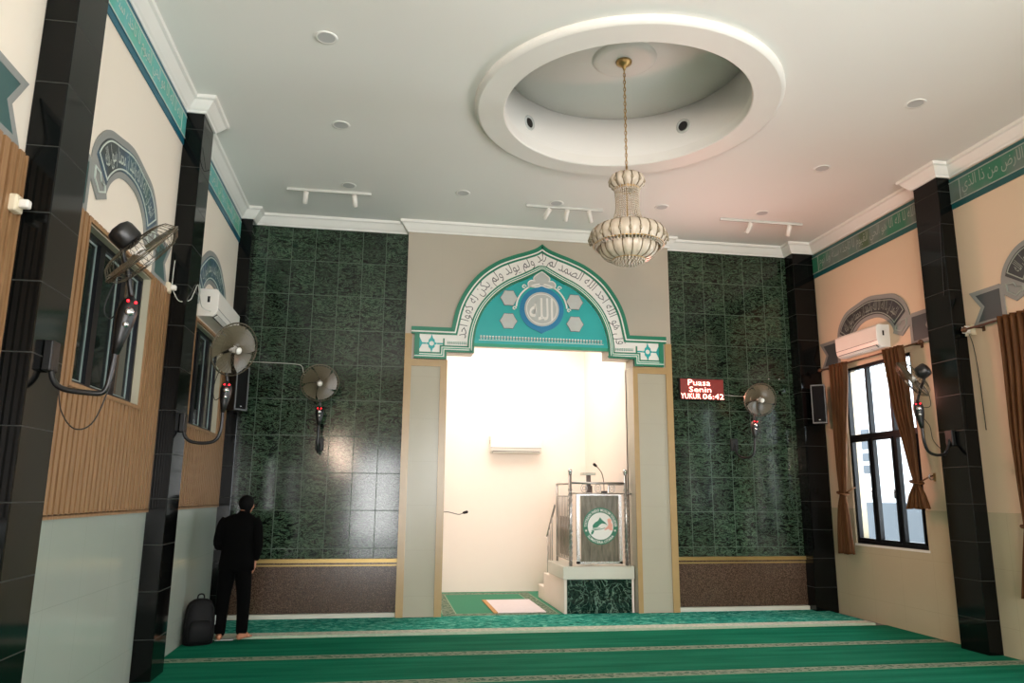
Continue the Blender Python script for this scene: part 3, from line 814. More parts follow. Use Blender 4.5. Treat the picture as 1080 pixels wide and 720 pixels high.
#=================================================================== WINDOW ARCH MURALS
def window_mural(c, side, label, peak=4.42, only_far=False):
    f = PXL(XL+.002) if side == 'L' else PXR(XR-.002)
    root = thing('arch_mural', label, 'wall painting', (XL if side == 'L' else XR, c, 3.56))
    rib = M['ribbon_l'] if side == 'L' else M['ribbon']
    fill = M['bandfill'] if side == 'L' else M['bandfill_r']
    out = smooth([(-.80, 3.97), (-.775, 4.08), (-.70, 4.20), (-.54, 4.32), (-.30, peak-.045), (0, peak), (.30, peak-.045), (.54, 4.32), (.70, 4.20), (.775, 4.08), (.80, 3.97)], 5)
    inn = smooth([(-.47, 3.83), (-.42, 3.93), (-.30, 4.03), (-.16, 4.085), (0, 4.10), (.16, 4.085), (.30, 4.03), (.42, 3.93), (.47, 3.83)], 6)
    A = [(c+u, v) for u, v in resample(out, 49)]; B = [(c+u, v) for u, v in resample(inn, 49)]
    bd = MB(); bd.strip(A, B, f, 0, .012)
    for sg in (1, -1):
        bd.prism([(c+sg*u, v) for u, v in [(.80, 3.97), (.78, 3.84), (.62, 3.73), (.45, 3.80), (.47, 3.84)]], f, 0, .012)
        bd.prism([(c+sg*u, v) for u, v in [(.78, 3.97), (.83, 3.97), (.83, 3.57), (.78, 3.57)]], f, 0, .011)
    obj('grey_border', bd, M['greyborder'], root)
    A2 = offset_line([(a, b) for a, b in A], -.06); B2 = offset_line(B, .05)
    k0 = 2
    dk = MB().strip(A2[k0:-k0], B2[k0:-k0], f, .012, .016)
    obj('dark_band', dk, fill, root)
    wl = MB()
    A3 = offset_line(A, -.075); B3 = offset_line(B, .065); loop = A3[k0+1:-k0-1] + list(reversed(B3[k0+1:-k0-1]))
    wl.strip(loop, offset_line(loop, -.012, True), f, .016, .02, closed=True)
    for sg in (1, -1):
        ca = [(c+sg*u, v) for u, v in [(.74, 3.95), (.73, 3.86), (.62, 3.785), (.50, 3.83), (.515, 3.88), (.60, 3.88), (.63, 3.94)]]
        wl.strip(ca, [( (p[0]-(c+sg*.63))*.85+(c+sg*.63), (p[1]-3.87)*.85+3.87) for p in ca], f, .012, .02, closed=True)
    obj('white_outline', wl, M['script'] if side == 'L' else M['script_r'], root)
    mid = [((a[0]+b[0])/2, (a[1]+b[1])/2) for a, b in zip(A2, B2)][5:-5]
    if side == 'R': mid = list(reversed(mid))
    n = len(mid); hg = .19
    def warp(u, v):
        s = u*(n-1); i = min(int(s), n-2); t = s-i
        p = (mid[i][0]+(mid[i+1][0]-mid[i][0])*t, mid[i][1]+(mid[i+1][1]-mid[i][1])*t)
        a, b = mid[max(i-2, 0)], mid[min(i+3, n-1)]; dx, dy = b[0]-a[0], b[1]-a[1]; L = math.hypot(dx, dy)
        sgn = 1 if side == 'L' else -1
        return (p[0]-sgn*dy/L*(v-.5)*hg, p[1]+sgn*dx/L*(v-.5)*hg)
    tx = MB(); put_text(tx, shape('اشهد ان لا اله الا الله واشهد ان محمدا رسول الله'), f, .02, warp, bold=0)
    obj('arch_inscription', tx, M['script'] if side == 'L' else M['script_r'], root)
    for sg in (1, -1):
        o_ = [(.83, 3.98), (1.27, 3.98), (1.12, 3.775), (1.27, 3.565), (.83, 3.565)]
        i_ = [(.83, 3.93), (1.18, 3.93), (1.065, 3.775), (1.18, 3.615), (.83, 3.615)]
        q = lambda a: [(c+sg*u, v) for u, v in a]
        rb = obj('ribbon_end', MB().prism(q(i_), f, 0, .008), rib, root)
        obj('ribbon_border', MB().strip(q(o_), q(i_), f, 0, .011, closed=True), M['greyborder'], rb)
window_mural(6.21, 'L', 'grey calligraphy arch with teal ribbon ends above the nearer left window')
window_mural(9.30, 'L', 'grey calligraphy arch above the far left air conditioner', peak=4.5)
window_mural(3.16, 'L', 'teal ribbon-ended wall painting cut by the left picture edge')
window_mural(6.21, 'R', 'dark calligraphy arch above the curtain at the right picture edge')
window_mural(9.30, 'R', 'dark calligraphy arch partly behind the right air conditioner')

def frieze(y0, y1, side, label, z0, z1, text):
    f = PXL(XL+.002) if side == 'L' else PXR(XR-.002)
    root = thing('calligraphy_frieze', label, 'wall painting', (XL if side == 'L' else XR, (y0+y1)/2, z0))
    obj('frieze_edge', MB().prism([(y0, z0), (y1, z0), (y1, z1), (y0, z1)], f, 0, .010), M['friezeedge'] if side == 'L' else plainR, root)
    a, b = z0+.075, z1-.055
    obj('frieze_ground', MB().prism([(y0, a), (y1, a), (y1, b), (y0, b)], f, .010, .014), M['frieze_l'] if side == 'L' else M['frieze_r'], root)
    ln = MB()
    for z in (a, b): ln.prism([(y0, z-.007), (y1, z-.007), (y1, z+.007), (y0, z+.007)], f, .014, .018)
    for yy in (y0+.16, y1-.16): ln.prism([(yy-.006, a), (yy+.006, a), (yy+.006, b), (yy-.006, b)], f, .014, .017)
    obj('frieze_line', ln, M['script'] if side == 'L' else M['script_r'], root)
    tx = MB(); ya, yb = y0+.2, y1-.2
    warp = (lambda u, v: (ya+(yb-ya)*u, a+.02+(b-a-.04)*v)) if side == 'L' else (lambda u, v: (yb-(yb-ya)*u, a+.02+(b-a-.04)*v))
    put_text(tx, shape(text), f, .018, warp, bold=.0)
    obj('frieze_inscription', tx, M['script'] if side == 'L' else M['script_r'], root)
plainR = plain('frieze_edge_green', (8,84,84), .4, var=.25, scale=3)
T2 = 'له ما في السموات وما في الارض من ذا الذي يشفع عنده الا باذنه'; T1 = 'الله لا اله الا هو الحي القيوم لا تاخذه سنة ولا نوم'; T2 = 'له ما في السموات وما في الارض من ذا الذي'
frieze(4.93, 7.54, 'L', 'bright teal calligraphy frieze between the two left pillars', 5.10, 5.455, T1)
frieze(7.96, 10.6, 'L', 'teal calligraphy frieze from the second left pillar to the back corner', 5.10, 5.455, T2)
frieze(8.0, 10.6, 'R', 'green calligraphy frieze from the back right corner to the right pillar', 5.055, 5.44, T1)
frieze(4.97, 7.585, 'R', 'green calligraphy frieze at the upper right edge, camera side of the right pillar', 5.055, 5.44, T2)

#=================================================================== CHANDELIER
def chandelier():
    cx, cy = 2.318, 6.9
    root = thing('chandelier', 'crystal and gold chandelier hanging on a chain from the round ceiling recess', 'chandelier', (cx, cy, 6.13))
    C3 = (cx, cy, 0)
    obj('ceiling_canopy', MB().lathe([(0, 6.135), (.085, 6.13), (.08, 6.105), (.05, 6.085), (.02, 6.06), (.012, 6.03), (0, 6.03)], C3, 32), M['brass'], root)
    ch = MB(); z = 6.035; k = 0
    while z > 4.93:
        pts = []
        for q in range(13):
            a = 2*PI*q/12; u, v = .012*math.cos(a), .026*math.sin(a)
            pts.append((cx+(u if k % 2 else 0), cy+(0 if k % 2 else u), z-.02+v))
        ch.tube(pts, .0038, 5, caps=False); z -= .041; k += 1
    obj('chain', ch, M['brass'], root)
    obj('power_cord', MB().tube([(cx+.004, cy, 6.05), (cx+.006, cy+.003, 5.5), (cx, cy, 4.9)], .003, 6), M['gold'], root)
    def petals(name, n, prof, mat, ribmat, bulge=.02):
        """glass petals around a frame: each petal a curved panel, a gold rib between"""
        for k in range(n):
            a0, a1 = 2*PI*(k+.06)/n, 2*PI*(k+.94)/n
            mb = MB(); seg = 4; vs = []; fs = []; m = len(prof)
            for i in range(seg+1):
                t = i/seg; a = a0+(a1-a0)*t; bl = bulge*math.sin(PI*t)
                for r, z in prof: vs.append((cx+(r+bl)*math.cos(a), cy+(r+bl)*math.sin(a), z))
            for i in range(seg):
                for j in range(m-1): fs.append((i*m+j, (i+1)*m+j, (i+1)*m+j+1, i*m+j+1))
            mb.add(vs, fs, True); obj(name, mb, mat, root)
        rb = MB()
        for k in range(n):
            a = 2*PI*k/n; rb.tube([(cx+(r+.004)*math.cos(a), cy+(r+.004)*math.sin(a), z) for r, z in prof], .0045, 5)
            a = 2*PI*(k+.5)/n   # crystal drop in front of each petal
        obj(name+'_ribs', rb, M['rib'], root)
    petals('top_petal', 12, [(.04, 4.862), (.11, 4.86), (.155, 4.83), (.17, 4.78), (.155, 4.735), (.12, 4.705)], M['petal'], M['brass'])
    petals('bowl_petal', 24, [(.18, 4.30), (.28, 4.30), (.345, 4.265), (.378, 4.215), (.378, 4.155), (.35, 4.105)], M['petal'], M['brass'], .008)
    petals('lower_petal', 18, [(.285, 4.09), (.285, 4.05), (.26, 4.00), (.215, 3.965), (.16, 3.95)], M['petal'], M['brass'], .008)
    hoops = MB()
    for r, z in ((.12, 4.705), (.125, 4.69), (.04, 4.865), (.35, 4.10), (.25, 4.08), (.18, 4.30), (.16, 3.95)):
        hoops.tube([(cx+r*math.cos(2*PI*k/48), cy+r*math.sin(2*PI*k/48), z) for k in range(49)], .006, 6, caps=False)
    for k in range(6):
        a = PI*k/3; hoops.tube([(cx, cy, 4.30), (cx+.35*math.cos(a), cy+.35*math.sin(a), 4.10)], .006, 5)
    hoops.tube([(cx, cy, 4.95), (cx, cy, 4.05)], .012, 8)
    obj('brass_hoops', hoops, M['brass'], root)
    cb = MB(); R = random.Random(3)
    def bead(x, y, z, r): cb.ball((x, y, z), r, 5, 3)
    for k in range(34):                                   # strands of the neck
        a = 2*PI*k/34
        for j in range(17):
            t = j/16; r = .122 - .008*math.sin(PI*min(1, t*1.3)) + .12*max(0, t-.5)**1.6
            z = 4.69-.38*t; bead(cx+r*math.cos(a), cy+r*math.sin(a), z, .0105)
    for k in range(60):                                   # strip below the petals
        a = 2*PI*k/60
        for j in range(3): bead(cx+(.352-.014*j)*math.cos(a), cy+(.352-.014*j)*math.sin(a), 4.10-.012*j, .009)
    for k in range(26):
        a = 2*PI*k/26
        for j in range(3): bead(cx+(.128-.002*j)*math.cos(a), cy+(.128-.002*j)*math.sin(a), 4.71-.016*j, .009)
    for r, n in ((.155, 27), (.13, 23), (.105, 18), (.08, 14), (.055, 10), (.03, 6), (0, 1)):   # crystal basket underneath
        for k in range(n):
            a = 2*PI*k/n; z = 3.945 - .035*math.sqrt(max(0, 1-(r/.16)**2)); bead(cx+r*math.cos(a), cy+r*math.sin(a), z, .013)
            bead(cx+r*math.cos(a), cy+r*math.sin(a), z+.02, .010)
    o = obj('crystal_beads', cb, M['crystal'], root); o['kind'] = 'stuff'
    # pointed crystals standing in front of the petals
    for n, r, z, h in ((12, .176, 4.75, .055), (24, .390, 4.14, .06)):
        for k in range(n):
            a = 2*PI*(k+0)/n; x, y = cx+r*math.cos(a), cy+r*math.sin(a)
            d = MB().lathe([(0, z-.01), (.013, z+.006), (.015, z+h*.4), (0, z+h)], (x, y, 0), 6, smooth=False)
            if n == 24 or True: obj('crystal_drop', d, M['dropm'], root)
chandelier()

# recessed ceiling lights (switched off) and the two vents of the recess
def ceiling_light(x, y, label, r=.095, z=ZC):
    root = thing('ceiling_light', label, 'ceiling light', (x, y, z), group='round recessed ceiling lights')
    obj('light_rim', MB().lathe([(r*.8, z-.004), (r, z-.010), (r*1.05, z)], (x, y, 0), 28), M['ceiling'], root)
    obj('light_diffuser', MB().lathe([(0, z-.003), (r*.82, z-.003)], (x, y, 0), 28), M['lens'], root)
M['lens'] = plain('unlit_lens', (196,197,196), .4)
for x, y, lb in ((-.66, 6.2, 'round unlit ceiling light nearest the camera, left of the recess'),
                 (-.62, 7.83, 'small round ceiling light left of the recess, second from the camera'),
                 (-.61, 9.5, 'round ceiling light just above the left pair of track spots'),
                 (.89, 9.48, 'round ceiling light between the left and middle track spots'),
                 (2.2, 9.6, 'round ceiling light just above the middle trio of track spots'),
                 (3.68, 9.47, 'round ceiling light behind and right of the chandelier'),
                 (5.16, 9.42, 'round ceiling light just above the right pair of track spots'),
                 (5.16, 7.9, 'round ceiling light between the right track spots and the right pillar'),
                 (5.22, 6.3, 'round ceiling light nearest the upper right corner')):
    ceiling_light(x, y, lb)
def vent(px, py, pz, label):
    d = Vector((px-RX, py-RY, 0)).normalized(); ctr = Vector((RX, RY, 0))+d*1.30; ctr.z = pz
    rot = Vector((0,0,1)).rotation_difference(-d).to_euler()
    root = thing('recess_vent', label, 'vent', tuple(ctr), tuple(rot))
    obj('vent_rim', MB().lathe([(.058, 0), (.062, .014), (.085, .012), (.09, 0)], seg=28), M['silver'], root, world=False)
    obj('vent_opening', MB().lathe([(0, .004), (.06, .004)], seg=28), M['slot'], root, world=False)
vent(1.514, 7.9, 5.88, 'round dark vent in the recess wall left of the chandelier chain')
vent(3.30, 7.75, 5.93, 'round dark vent in the recess wall right of the chandelier chain')

# track spotlights
M['railm'] = plain('track_rail_paint', (206,206,200), .5)
def track(x0, x1, y, heads, label):
    root = thing('track_spotlight', label, 'track light', ((x0+x1)/2, y, ZC), group='white track lights near the back wall')
    obj('track_rail', MB().bbox(x0, x1, y-.017, y+.017, ZC-.035, ZC, .004, 1), M['railm'], root)
    for hx, ty in heads:
        h = MB().tube([(hx, y, ZC-.035), (hx, y, ZC-.075)], .012, 8)
        a = Vector((hx, y, ZC-.07)); d = Vector((ty, .55, -.83)).normalized()
        o = obj('spot_stem', h, M['whiteplastic'], root)
        c = MB().tube([a-d*.03, a-d*.028, a+d*.13, a+d*.132], [.024, .033, .033, .028], 16)
        obj('spot_head', c, M['whiteplastic'], root)
track(-1.42, -.32, 9.72, [(-1.17, -.12), (-.54, .12)], 'white ceiling track with two spotlights above the left green niche')
track(1.80, 2.90, 9.72, [(2.12, -.45), (2.38, -.08), (2.70, .35)], 'white ceiling track with three spotlights above the mihrab arch')
track(4.66, 5.95, 9.72, [(5.13, -.25), (5.74, .05)], 'white ceiling track with two spotlights above the right green niche')

#=================================================================== AIR CONDITIONERS
def air_con(side, y0, y1, z0, z1, label, depth=.2):
    """split unit; side L/R on the side walls, B on the alcove back wall (then y = x range)"""
    L = y1-y0
    prof = [(0, 0), (depth*.75, .0), (depth*.93, .035), (depth, .09), (depth, (z1-z0)-.03), (depth-.03, z1-z0), (0, z1-z0)]
    def fn(sd):
        if sd == 'L': return lambda a, d, z: (XL+d, a, z0+z)
        if sd == 'R': return lambda a, d, z: (XR-d, a, z0+z)
        return lambda a, d, z: (a, ay1-d, z0+z)
    g = fn(side); root = thing('air_conditioner', label, 'air conditioner', g((y0+y1)/2, 0, 0))
    m = MB(); n = len(prof)
    vs = [g(y0, *p) for p in prof]+[g(y1, *p) for p in prof]
    m.add(vs, [tuple(range(n)), tuple(range(2*n-1, n-1, -1))]+[(i, (i+1) % n, n+(i+1) % n, n+i) for i in range(n)])
    body = obj('housing', m, M['whiteplastic'], root)
    b = body.modifiers.new('bev', 'BEVEL'); b.width = .008; b.segments = 2; b.limit_method = 'ANGLE'
    s = MB(); A = g(y0+.03, depth*.66, -.003); B_ = g(y1-.03, depth+.002, .052)
    def quadbox(pts): 
        s.add([g(y0+.04, *p) for p in pts]+[g(y1-.04, *p) for p in pts], [(0,1,2,3),(7,6,5,4),(0,1,5,4),(1,2,6,5),(2,3,7,6),(3,0,4,7)])
    quadbox([(depth*.72, -.003), (depth*.93+.004, .030), (depth*.93-.01, .036), (depth*.70, .004)])
    obj('air_outlet', s, M['slot'], root)
    fl = MB(); fl.add([g(y0+.045, *p) for p in [(depth*.80, -.006), (depth*.93+.012, .018), (depth*.93+.008, .022), (depth*.80, .0)]]+[g(y1-.045, *p) for p in [(depth*.80, -.006), (depth*.93+.012, .018), (depth*.93+.008, .022), (depth*.80, .0)]], [(0,1,2,3),(7,6,5,4),(0,1,5,4),(1,2,6,5),(2,3,7,6),(3,0,4,7)])
    obj('louvre', fl, M['whiteplastic'], root)
    gp = MB().add([g(y0+.001, depth+.001, .086), g(y1-.001, depth+.001, .086), g(y1-.001, depth+.001, .092), g(y0+.001, depth+.001, .092)], [(0,1,2,3)])
    obj('panel_seam', gp, M['slot'], root)
    e = MB(); yy = y0-.002 if side != 'B' else y0
    e.add([g(y0-.004, depth*.45, (z1-z0)*.5), g(y0-.004, depth*.58, (z1-z0)*.5), g(y0-.004, depth*.58, (z1-z0)*.72), g(y0-.004, depth*.45, (z1-z0)*.72)], [(0,1,2,3)])
    obj('side_badge', e, M['darkplastic'], root)
    return root
air_con('R', 8.93, 9.88, 3.63, 3.94, 'white air conditioner above the tall curtained window on the right wall')
air_con('L', 8.72, 9.98, 3.60, 3.92, 'white air conditioner on the left wall above the far window', .22)
air_con('B', 1.84, 2.76, 2.38, 2.69, 'white air conditioner on the bright back wall of the alcove')

#=================================================================== WALL FANS
def fan_head(root, C, nrm, R=.26, blades=5):
    """cage, blades, motor around centre C facing nrm (coordinates local to root)"""
    nrm = Vector(nrm).normalized(); q = Vector((0,0,1)).rotation_difference(nrm).to_matrix().to_4x4(); Mx = Matrix.Translation(Vector(C)) @ q
    cg = MB()
    for s in (1, -1):
        n = 40
        for k in range(n):
            a = 2*PI*k/n; pts = []
            for j in range(7):
                t = j/6; r = .035+(R-.035)*t; z = s*(.075*math.sqrt(max(0, 1-t**2.6))) if s > 0 else -(.085*math.sqrt(max(0, 1-t**3)))
                tw = .25*t
                pts.append((r*math.cos(a+tw), r*math.sin(a+tw), z))
            cg.tube(pts, .0016, 4, M=Mx, caps=False)
    for r, z, w in ((R, 0, .006), (R-.004, .012, .003), (R*.72, .062, .002), (R*.72, -.07, .002)):
        cg.tube([(r*math.cos(2*PI*k/48), r*math.sin(2*PI*k/48), z) for k in range(49)], w, 6, M=Mx, caps=False)
    obj('fan_cage', cg, M['cage'], root, world=False)
    bl = MB()
    for k in range(blades):
        vs = []; fs = []; a0 = 2*PI*k/blades; nu, nv = 8, 4
        for i in range(nu+1):
            t = i/nu; r = .035+(R*.92-.035)*t; wdt = .52+.07*math.sin(PI*t)
            for j in range(nv+1):
                s = j/nv-.5; a = a0+wdt*s*2.05+.3*t
                vs.append((r*math.cos(a), r*math.sin(a), -.005-.045*s*(1-.3*t)))
        for i in range(nu):
            for j in range(nv): fs.append((i*(nv+1)+j, i*(nv+1)+j+1, (i+1)*(nv+1)+j+1, (i+1)*(nv+1)+j))
        b = MB().add(vs, fs, True, Mx)
        o = obj('fan_blade', b, M['fanblade'], root, world=False)
    hb = MB().lathe([(0, .078), (.02, .078), (.034, .07), (.036, .06), (.034, .058)], seg=20, M=Mx).lathe([(0, .03), (.03, .028), (.04, -.02), (.04, -.03)], seg=20, M=Mx)
    obj('fan_hub', hb, M['whiteplastic'], root, world=False)
    mt = MB().lathe([(.03, -.06), (.075, -.085), (.08, -.10), (.08, -.17), (.07, -.195), (.03, -.21), (0, -.21)], seg=24, M=Mx)
    obj('fan_motor', mt, M['blackplastic'], root, world=False)
    return Mx
def control_body(root, top, bot, out):
    """teardrop control head with chrome knob and red indicator lights; out = direction it faces"""
    top, bot, out = Vector(top), Vector(bot), Vector(out).normalized()
    d = bot-top; L = d.length
    mb = MB().tube([top+d*t for t in (0, .08, .25, .5, .75, 1)], [.02, .045, .058, .05, .034, .02], 16)
    c = obj('control_box', mb, M['blackplastic'], root, world=False)
    kp = top+d*.28+out*.055
    q = Vector((0,0,1)).rotation_difference(out).to_matrix().to_4x4()
    obj('control_knob', MB().lathe([(0, .012), (.02, .012), (.026, 0), (.03, -.02)], seg=16, M=Matrix.Translation(kp) @ q), M['chrome'], c, world=False)
    obj('control_plate', MB().ball(tuple(top+d*.5+out*.04), .02, M=None), M['chrome'], c, world=False)
    side = d.normalized().cross(out)
    for s in (-1, 1):
        obj('indicator_light', MB().ball(tuple(top+d*.10+out*.045+side*.022*s), .008), M['reddot'], c, world=False)
def fan(name_label, base, head, nrm, ctl_top, ctl_bot, tube_pts, out, R=.26, cables=(), bracket=(.07, .07)):
    root = thing('wall_fan', name_label, 'wall fan', base, group=None)
    B = Vector(base); lo = lambda p: Vector(p)-B
    Mx = fan_head(root, lo(head), nrm, R)
    nn = Vector(nrm).normalized()
    mo = lo(head)-nn*.14
    # yoke from motor to the control body
    obj('fan_neck', MB().tube(smooth([tuple(mo), tuple(mo+Vector((0,0,-.10))), tuple((mo+lo(ctl_top))/2+Vector((0,0,-.03))), tuple(lo(ctl_top))], 5), .016, 10), M['blackplastic'], root, world=False)
    control_body(root, lo(ctl_top), lo(ctl_bot), out)
    pts = smooth([tuple(lo(p)) for p in tube_pts], 6)
    obj('bracket_arm', MB().tube(pts, .0165, 12), M['blackplastic'], root, world=False)
    p0 = lo(tube_pts[-1]); wd = Vector(bracket)
    br = MB()
    if abs(wd.x) > 0: br.bbox(min(0, wd.x), max(0, wd.x), p0.y-.055, p0.y+.055, p0.z-.09, p0.z+.09, .008)
    else: br.bbox(p0.x-.055, p0.x+.055, min(0, wd.y), max(0, wd.y), p0.z-.09, p0.z+.09, .008)
    obj('bracket_plate', br, M['darkplastic'], root, world=False)
    for c in cables: obj('power_cable', MB().tube(smooth([tuple(lo(p)) for p in c], 6), .004, 6), M['cable_b'], root, world=False)
    return root
# near left fan on the side face of the nearest pillar
fan('black wall fan seen edge-on, mounted on the nearest left pillar',
    (PLX, 4.70, 2.36), (-1.50, 4.68, 3.065), (.60, .40, -.60), (-1.545, 4.72, 2.80), (-1.60, 4.72, 2.45),
    [(-1.60, 4.72, 2.50), (-1.615, 4.72, 2.32), (-1.64, 4.72, 2.225), (-1.72, 4.71, 2.215), (-1.86, 4.70, 2.235), (-1.92, 4.70, 2.30), (PLX+.03, 4.70, 2.42)], (.5, -.85, 0),
    cables=[[(-1.60, 4.72, 2.30), (-1.66, 4.68, 2.05), (-1.75, 4.66, 2.0), (-1.84, 4.68, 2.10), (-1.88, 4.70, 2.25)], [(-1.60, 4.74, 2.75), (-1.68, 4.8, 2.68), (-1.72, 4.8, 2.75), (-1.66, 4.78, 2.95), (-1.60, 4.72, 3.05)]], bracket=(.05, 0))
# left fan on the second pillar
fan('wall fan with round smoky cage on the second left pillar below the air conditioner',
    (PLX, 7.74, 2.2), (-1.50, 7.62, 3.03), (.74, -.60, -.30), (-1.565, 7.74, 2.72), (-1.585, 7.74, 2.42),
    [(-1.585, 7.74, 2.46), (-1.59, 7.74, 2.25), (-1.63, 7.74, 2.15), (-1.73, 7.74, 2.12), (-1.86, 7.74, 2.135), (-1.92, 7.74, 2.20), (PLX+.03, 7.74, 2.31)], (.2, -.95, 0), R=.265,
    cables=[[(-1.60, 7.76, 2.6), (-1.68, 7.8, 2.55), (-1.70, 7.8, 2.7), (-1.62, 7.78, 2.95), (-1.58, 7.74, 3.0)]], bracket=(.05, 0))
# back left
fan('wall fan on the left green tiled niche above the praying person', (-.90, YB, 2.30), (-.905, 10.36, 3.11), (.10, -.96, -.28), (-.90, 10.52, 2.80), (-.90, 10.50, 2.55),
    [(-.90, 10.50, 2.6), (-.90, 10.50, 2.35), (-.90, 10.53, 2.24), (-.90, 10.62, 2.20), (-.90, 10.72, 2.23), (-.90, 10.79, 2.32)], (0, -1, .1), R=.25, bracket=(0, -.05),
    cables=[[(-.88, 10.52, 2.75), (-.80, 10.56, 2.85), (-.74, 10.54, 3.0)]])
# back right
fan('wall fan beside the red display on the right green tiled niche', (5.23, YB, 2.40), (5.46, 10.36, 3.06), (-.05, -.96, -.28), (5.43, 10.52, 2.77), (5.41, 10.50, 2.5),
    [(5.41, 10.50, 2.54), (5.40, 10.51, 2.32), (5.36, 10.55, 2.235), (5.29, 10.66, 2.22), (5.24, 10.75, 2.28), (5.23, 10.80, 2.42)], (0, -1, .1), R=.245, bracket=(0, -.05),
    cables=[[(5.45, 10.52, 2.75), (5.52, 10.56, 2.6), (5.58, 10.6, 2.8), (5.62, 10.52, 2.95)]])
# right pillar
fan('wall fan with thin cage on the right pillar in front of the tall window', (PRX, 7.78, 2.2), (5.86, 7.58, 2.97), (-.50, .59, -.53), (5.92, 7.62, 2.72), (5.95, 7.62, 2.42),
    [(5.95, 7.62, 2.47), (5.965, 7.63, 2.28), (6.02, 7.65, 2.17), (6.12, 7.68, 2.13), (6.25, 7.72, 2.135), (6.34, 7.76, 2.17), (PRX-.03, 7.78, 2.33)], (-.5, -.85, 0), R=.24,
    cables=[[(5.98, 7.64, 2.55), (6.08, 7.66, 2.45), (6.12, 7.68, 2.3), (6.22, 7.7, 2.2)], [(5.95, 7.62, 2.95), (6.08, 7.64, 2.85), (6.10, 7.64, 2.68), (5.99, 7.64, 2.66)]], bracket=(-.05, 0))

# sockets with cables
def cable(name, pts, mat, label, r=.0045): return tag(obj(name, MB().tube(smooth(pts, 8), r, 6), mat), label, 'cable')
def socket(x, y, z, sx, label):
    root = thing('plug_socket', label, 'socket', (x, y, z))
    obj('socket_box', MB().bbox(x, x+sx*.05, y-.045, y+.045, z-.05, z+.05, .012), M['cream'], root)
    obj('plug', MB().bbox(x+sx*.045, x+sx*.10, y-.022, y+.03, z-.022, z+.028, .012), M['whiteplastic'], root)
socket(XL+.022, 4.40, 3.23, 1, 'cream plug socket on the slats just before the nearest pillar')
socket(PLX-.185, 7.46, 3.58, 1, 'white plug socket on the left wall in front of the second pillar')
socket(XR, 7.50, 3.55, -1, 'white plug socket beside the right pillar near the dark ribbon painting')
cable('hanging_cable', [(XL+.06, 7.47, 3.86), (XL+.05, 7.49, 3.7), (XL+.06, 7.46, 3.60)], M['cable_w'], 'short white cable above the left wall socket')
cable('hanging_cable', [(XL+.07, 7.46, 3.56), (-2.03, 7.52, 3.47), (-1.955, 7.60, 3.50), (-1.953, 7.72, 3.60), (-1.955, 7.86, 3.73), (-1.957, 7.96, 3.66), (-2.0, 8.3, 3.6), (-2.0, 8.74, 3.66)], M['cable_w'], 'white cable swinging from the left socket to the air conditioner')
cable('wall_cable', [(-1.96, 10.80, 3.44), (-1.5, 10.825, 3.44), (-1.27, 10.825, 3.43), (-1.20, 10.82, 3.40), (-1.17, 10.80, 3.30), (-1.10, 10.55, 3.2)], M['cable_w'], 'thin white cable running across the left green tiles to the fan')
cable('wall_cable', [(5.09, 10.80, 3.18), (5.25, 10.82, 3.17), (5.40, 10.7, 3.15)], M['cable_w'], 'thin pale cable between the red display and the fan')
cable('hanging_cable', [(XR-.05, 7.50, 3.50), (XR-.04, 7.47, 3.35), (XR-.02, 7.46, 3.0), (XR-.02, 7.45, 2.4)], M['cable_b'], 'dark cable hanging below the socket beside the right pillar')
cable('wall_cable', [(6.446, 7.60, 4.9), (6.446, 7.66, 4.0)], M['cable_b'], 'dark cable on the upper right pillar', .003)
cable('pillar_wire', [(PLX+.006, 7.56, 5.10), (PLX+.02, 7.62, 4.99), (PLX+.012, 7.76, 4.93), (PLX+.006, 7.94, 5.02)], M['cable_b'], 'thin looped black wire near the top of the second left pillar', .003)
for x, lb in ((5.878, 'left'), (6.054, 'right')):
    tag(obj('wall_screw', MB().lathe([(0, -.012), (.012, -.010), (.016, 0)], (x, YB, 3.452), 12, axis='Y'), M['chrome']), '%s of the two small screws in the green tiles beside the fan' % lb, 'screw')

#=================================================================== SPEAKERS
def speaker(c, rot, label):
    root = thing('wall_speaker', label, 'speaker', c, rot)
    obj('cabinet', MB().bbox(-.10, .10, -.085, .085, -.29, .29, .012), M['blackplastic'], root, world=False)
    obj('front_rim', MB().strip([(-.10, -.29), (.10, -.29), (.10, .29), (-.10, .29)], [(-.085, -.272), (.085, -.272), (.085, .272), (-.085, .272)], lambda u, v, t: (u, -.085-t, v), 0, .012, closed=True), M['rim'], root, world=False)
    obj('speaker_grille', MB().bbox(-.084, .084, -.094, -.085, -.27, .27, .004, 1), M['grille'], root, world=False)
    obj('badge', MB().bbox(-.012, .012, -.098, -.094, -.245, -.232, .001, 1), M['silver'], root, world=False)
    obj('mount_bracket', MB().bbox(-.03, .03, .08, .16, -.05, .05, .006), M['darkplastic'], root, world=False)
speaker((6.43, 10.40, 3.02), (0, 0, -.62), 'slim black speaker with silver rim at the back right corner pillar')
speaker((-1.96, 10.36, 3.0), (0, 0, .85), 'slim black speaker behind the fan in the back left corner')

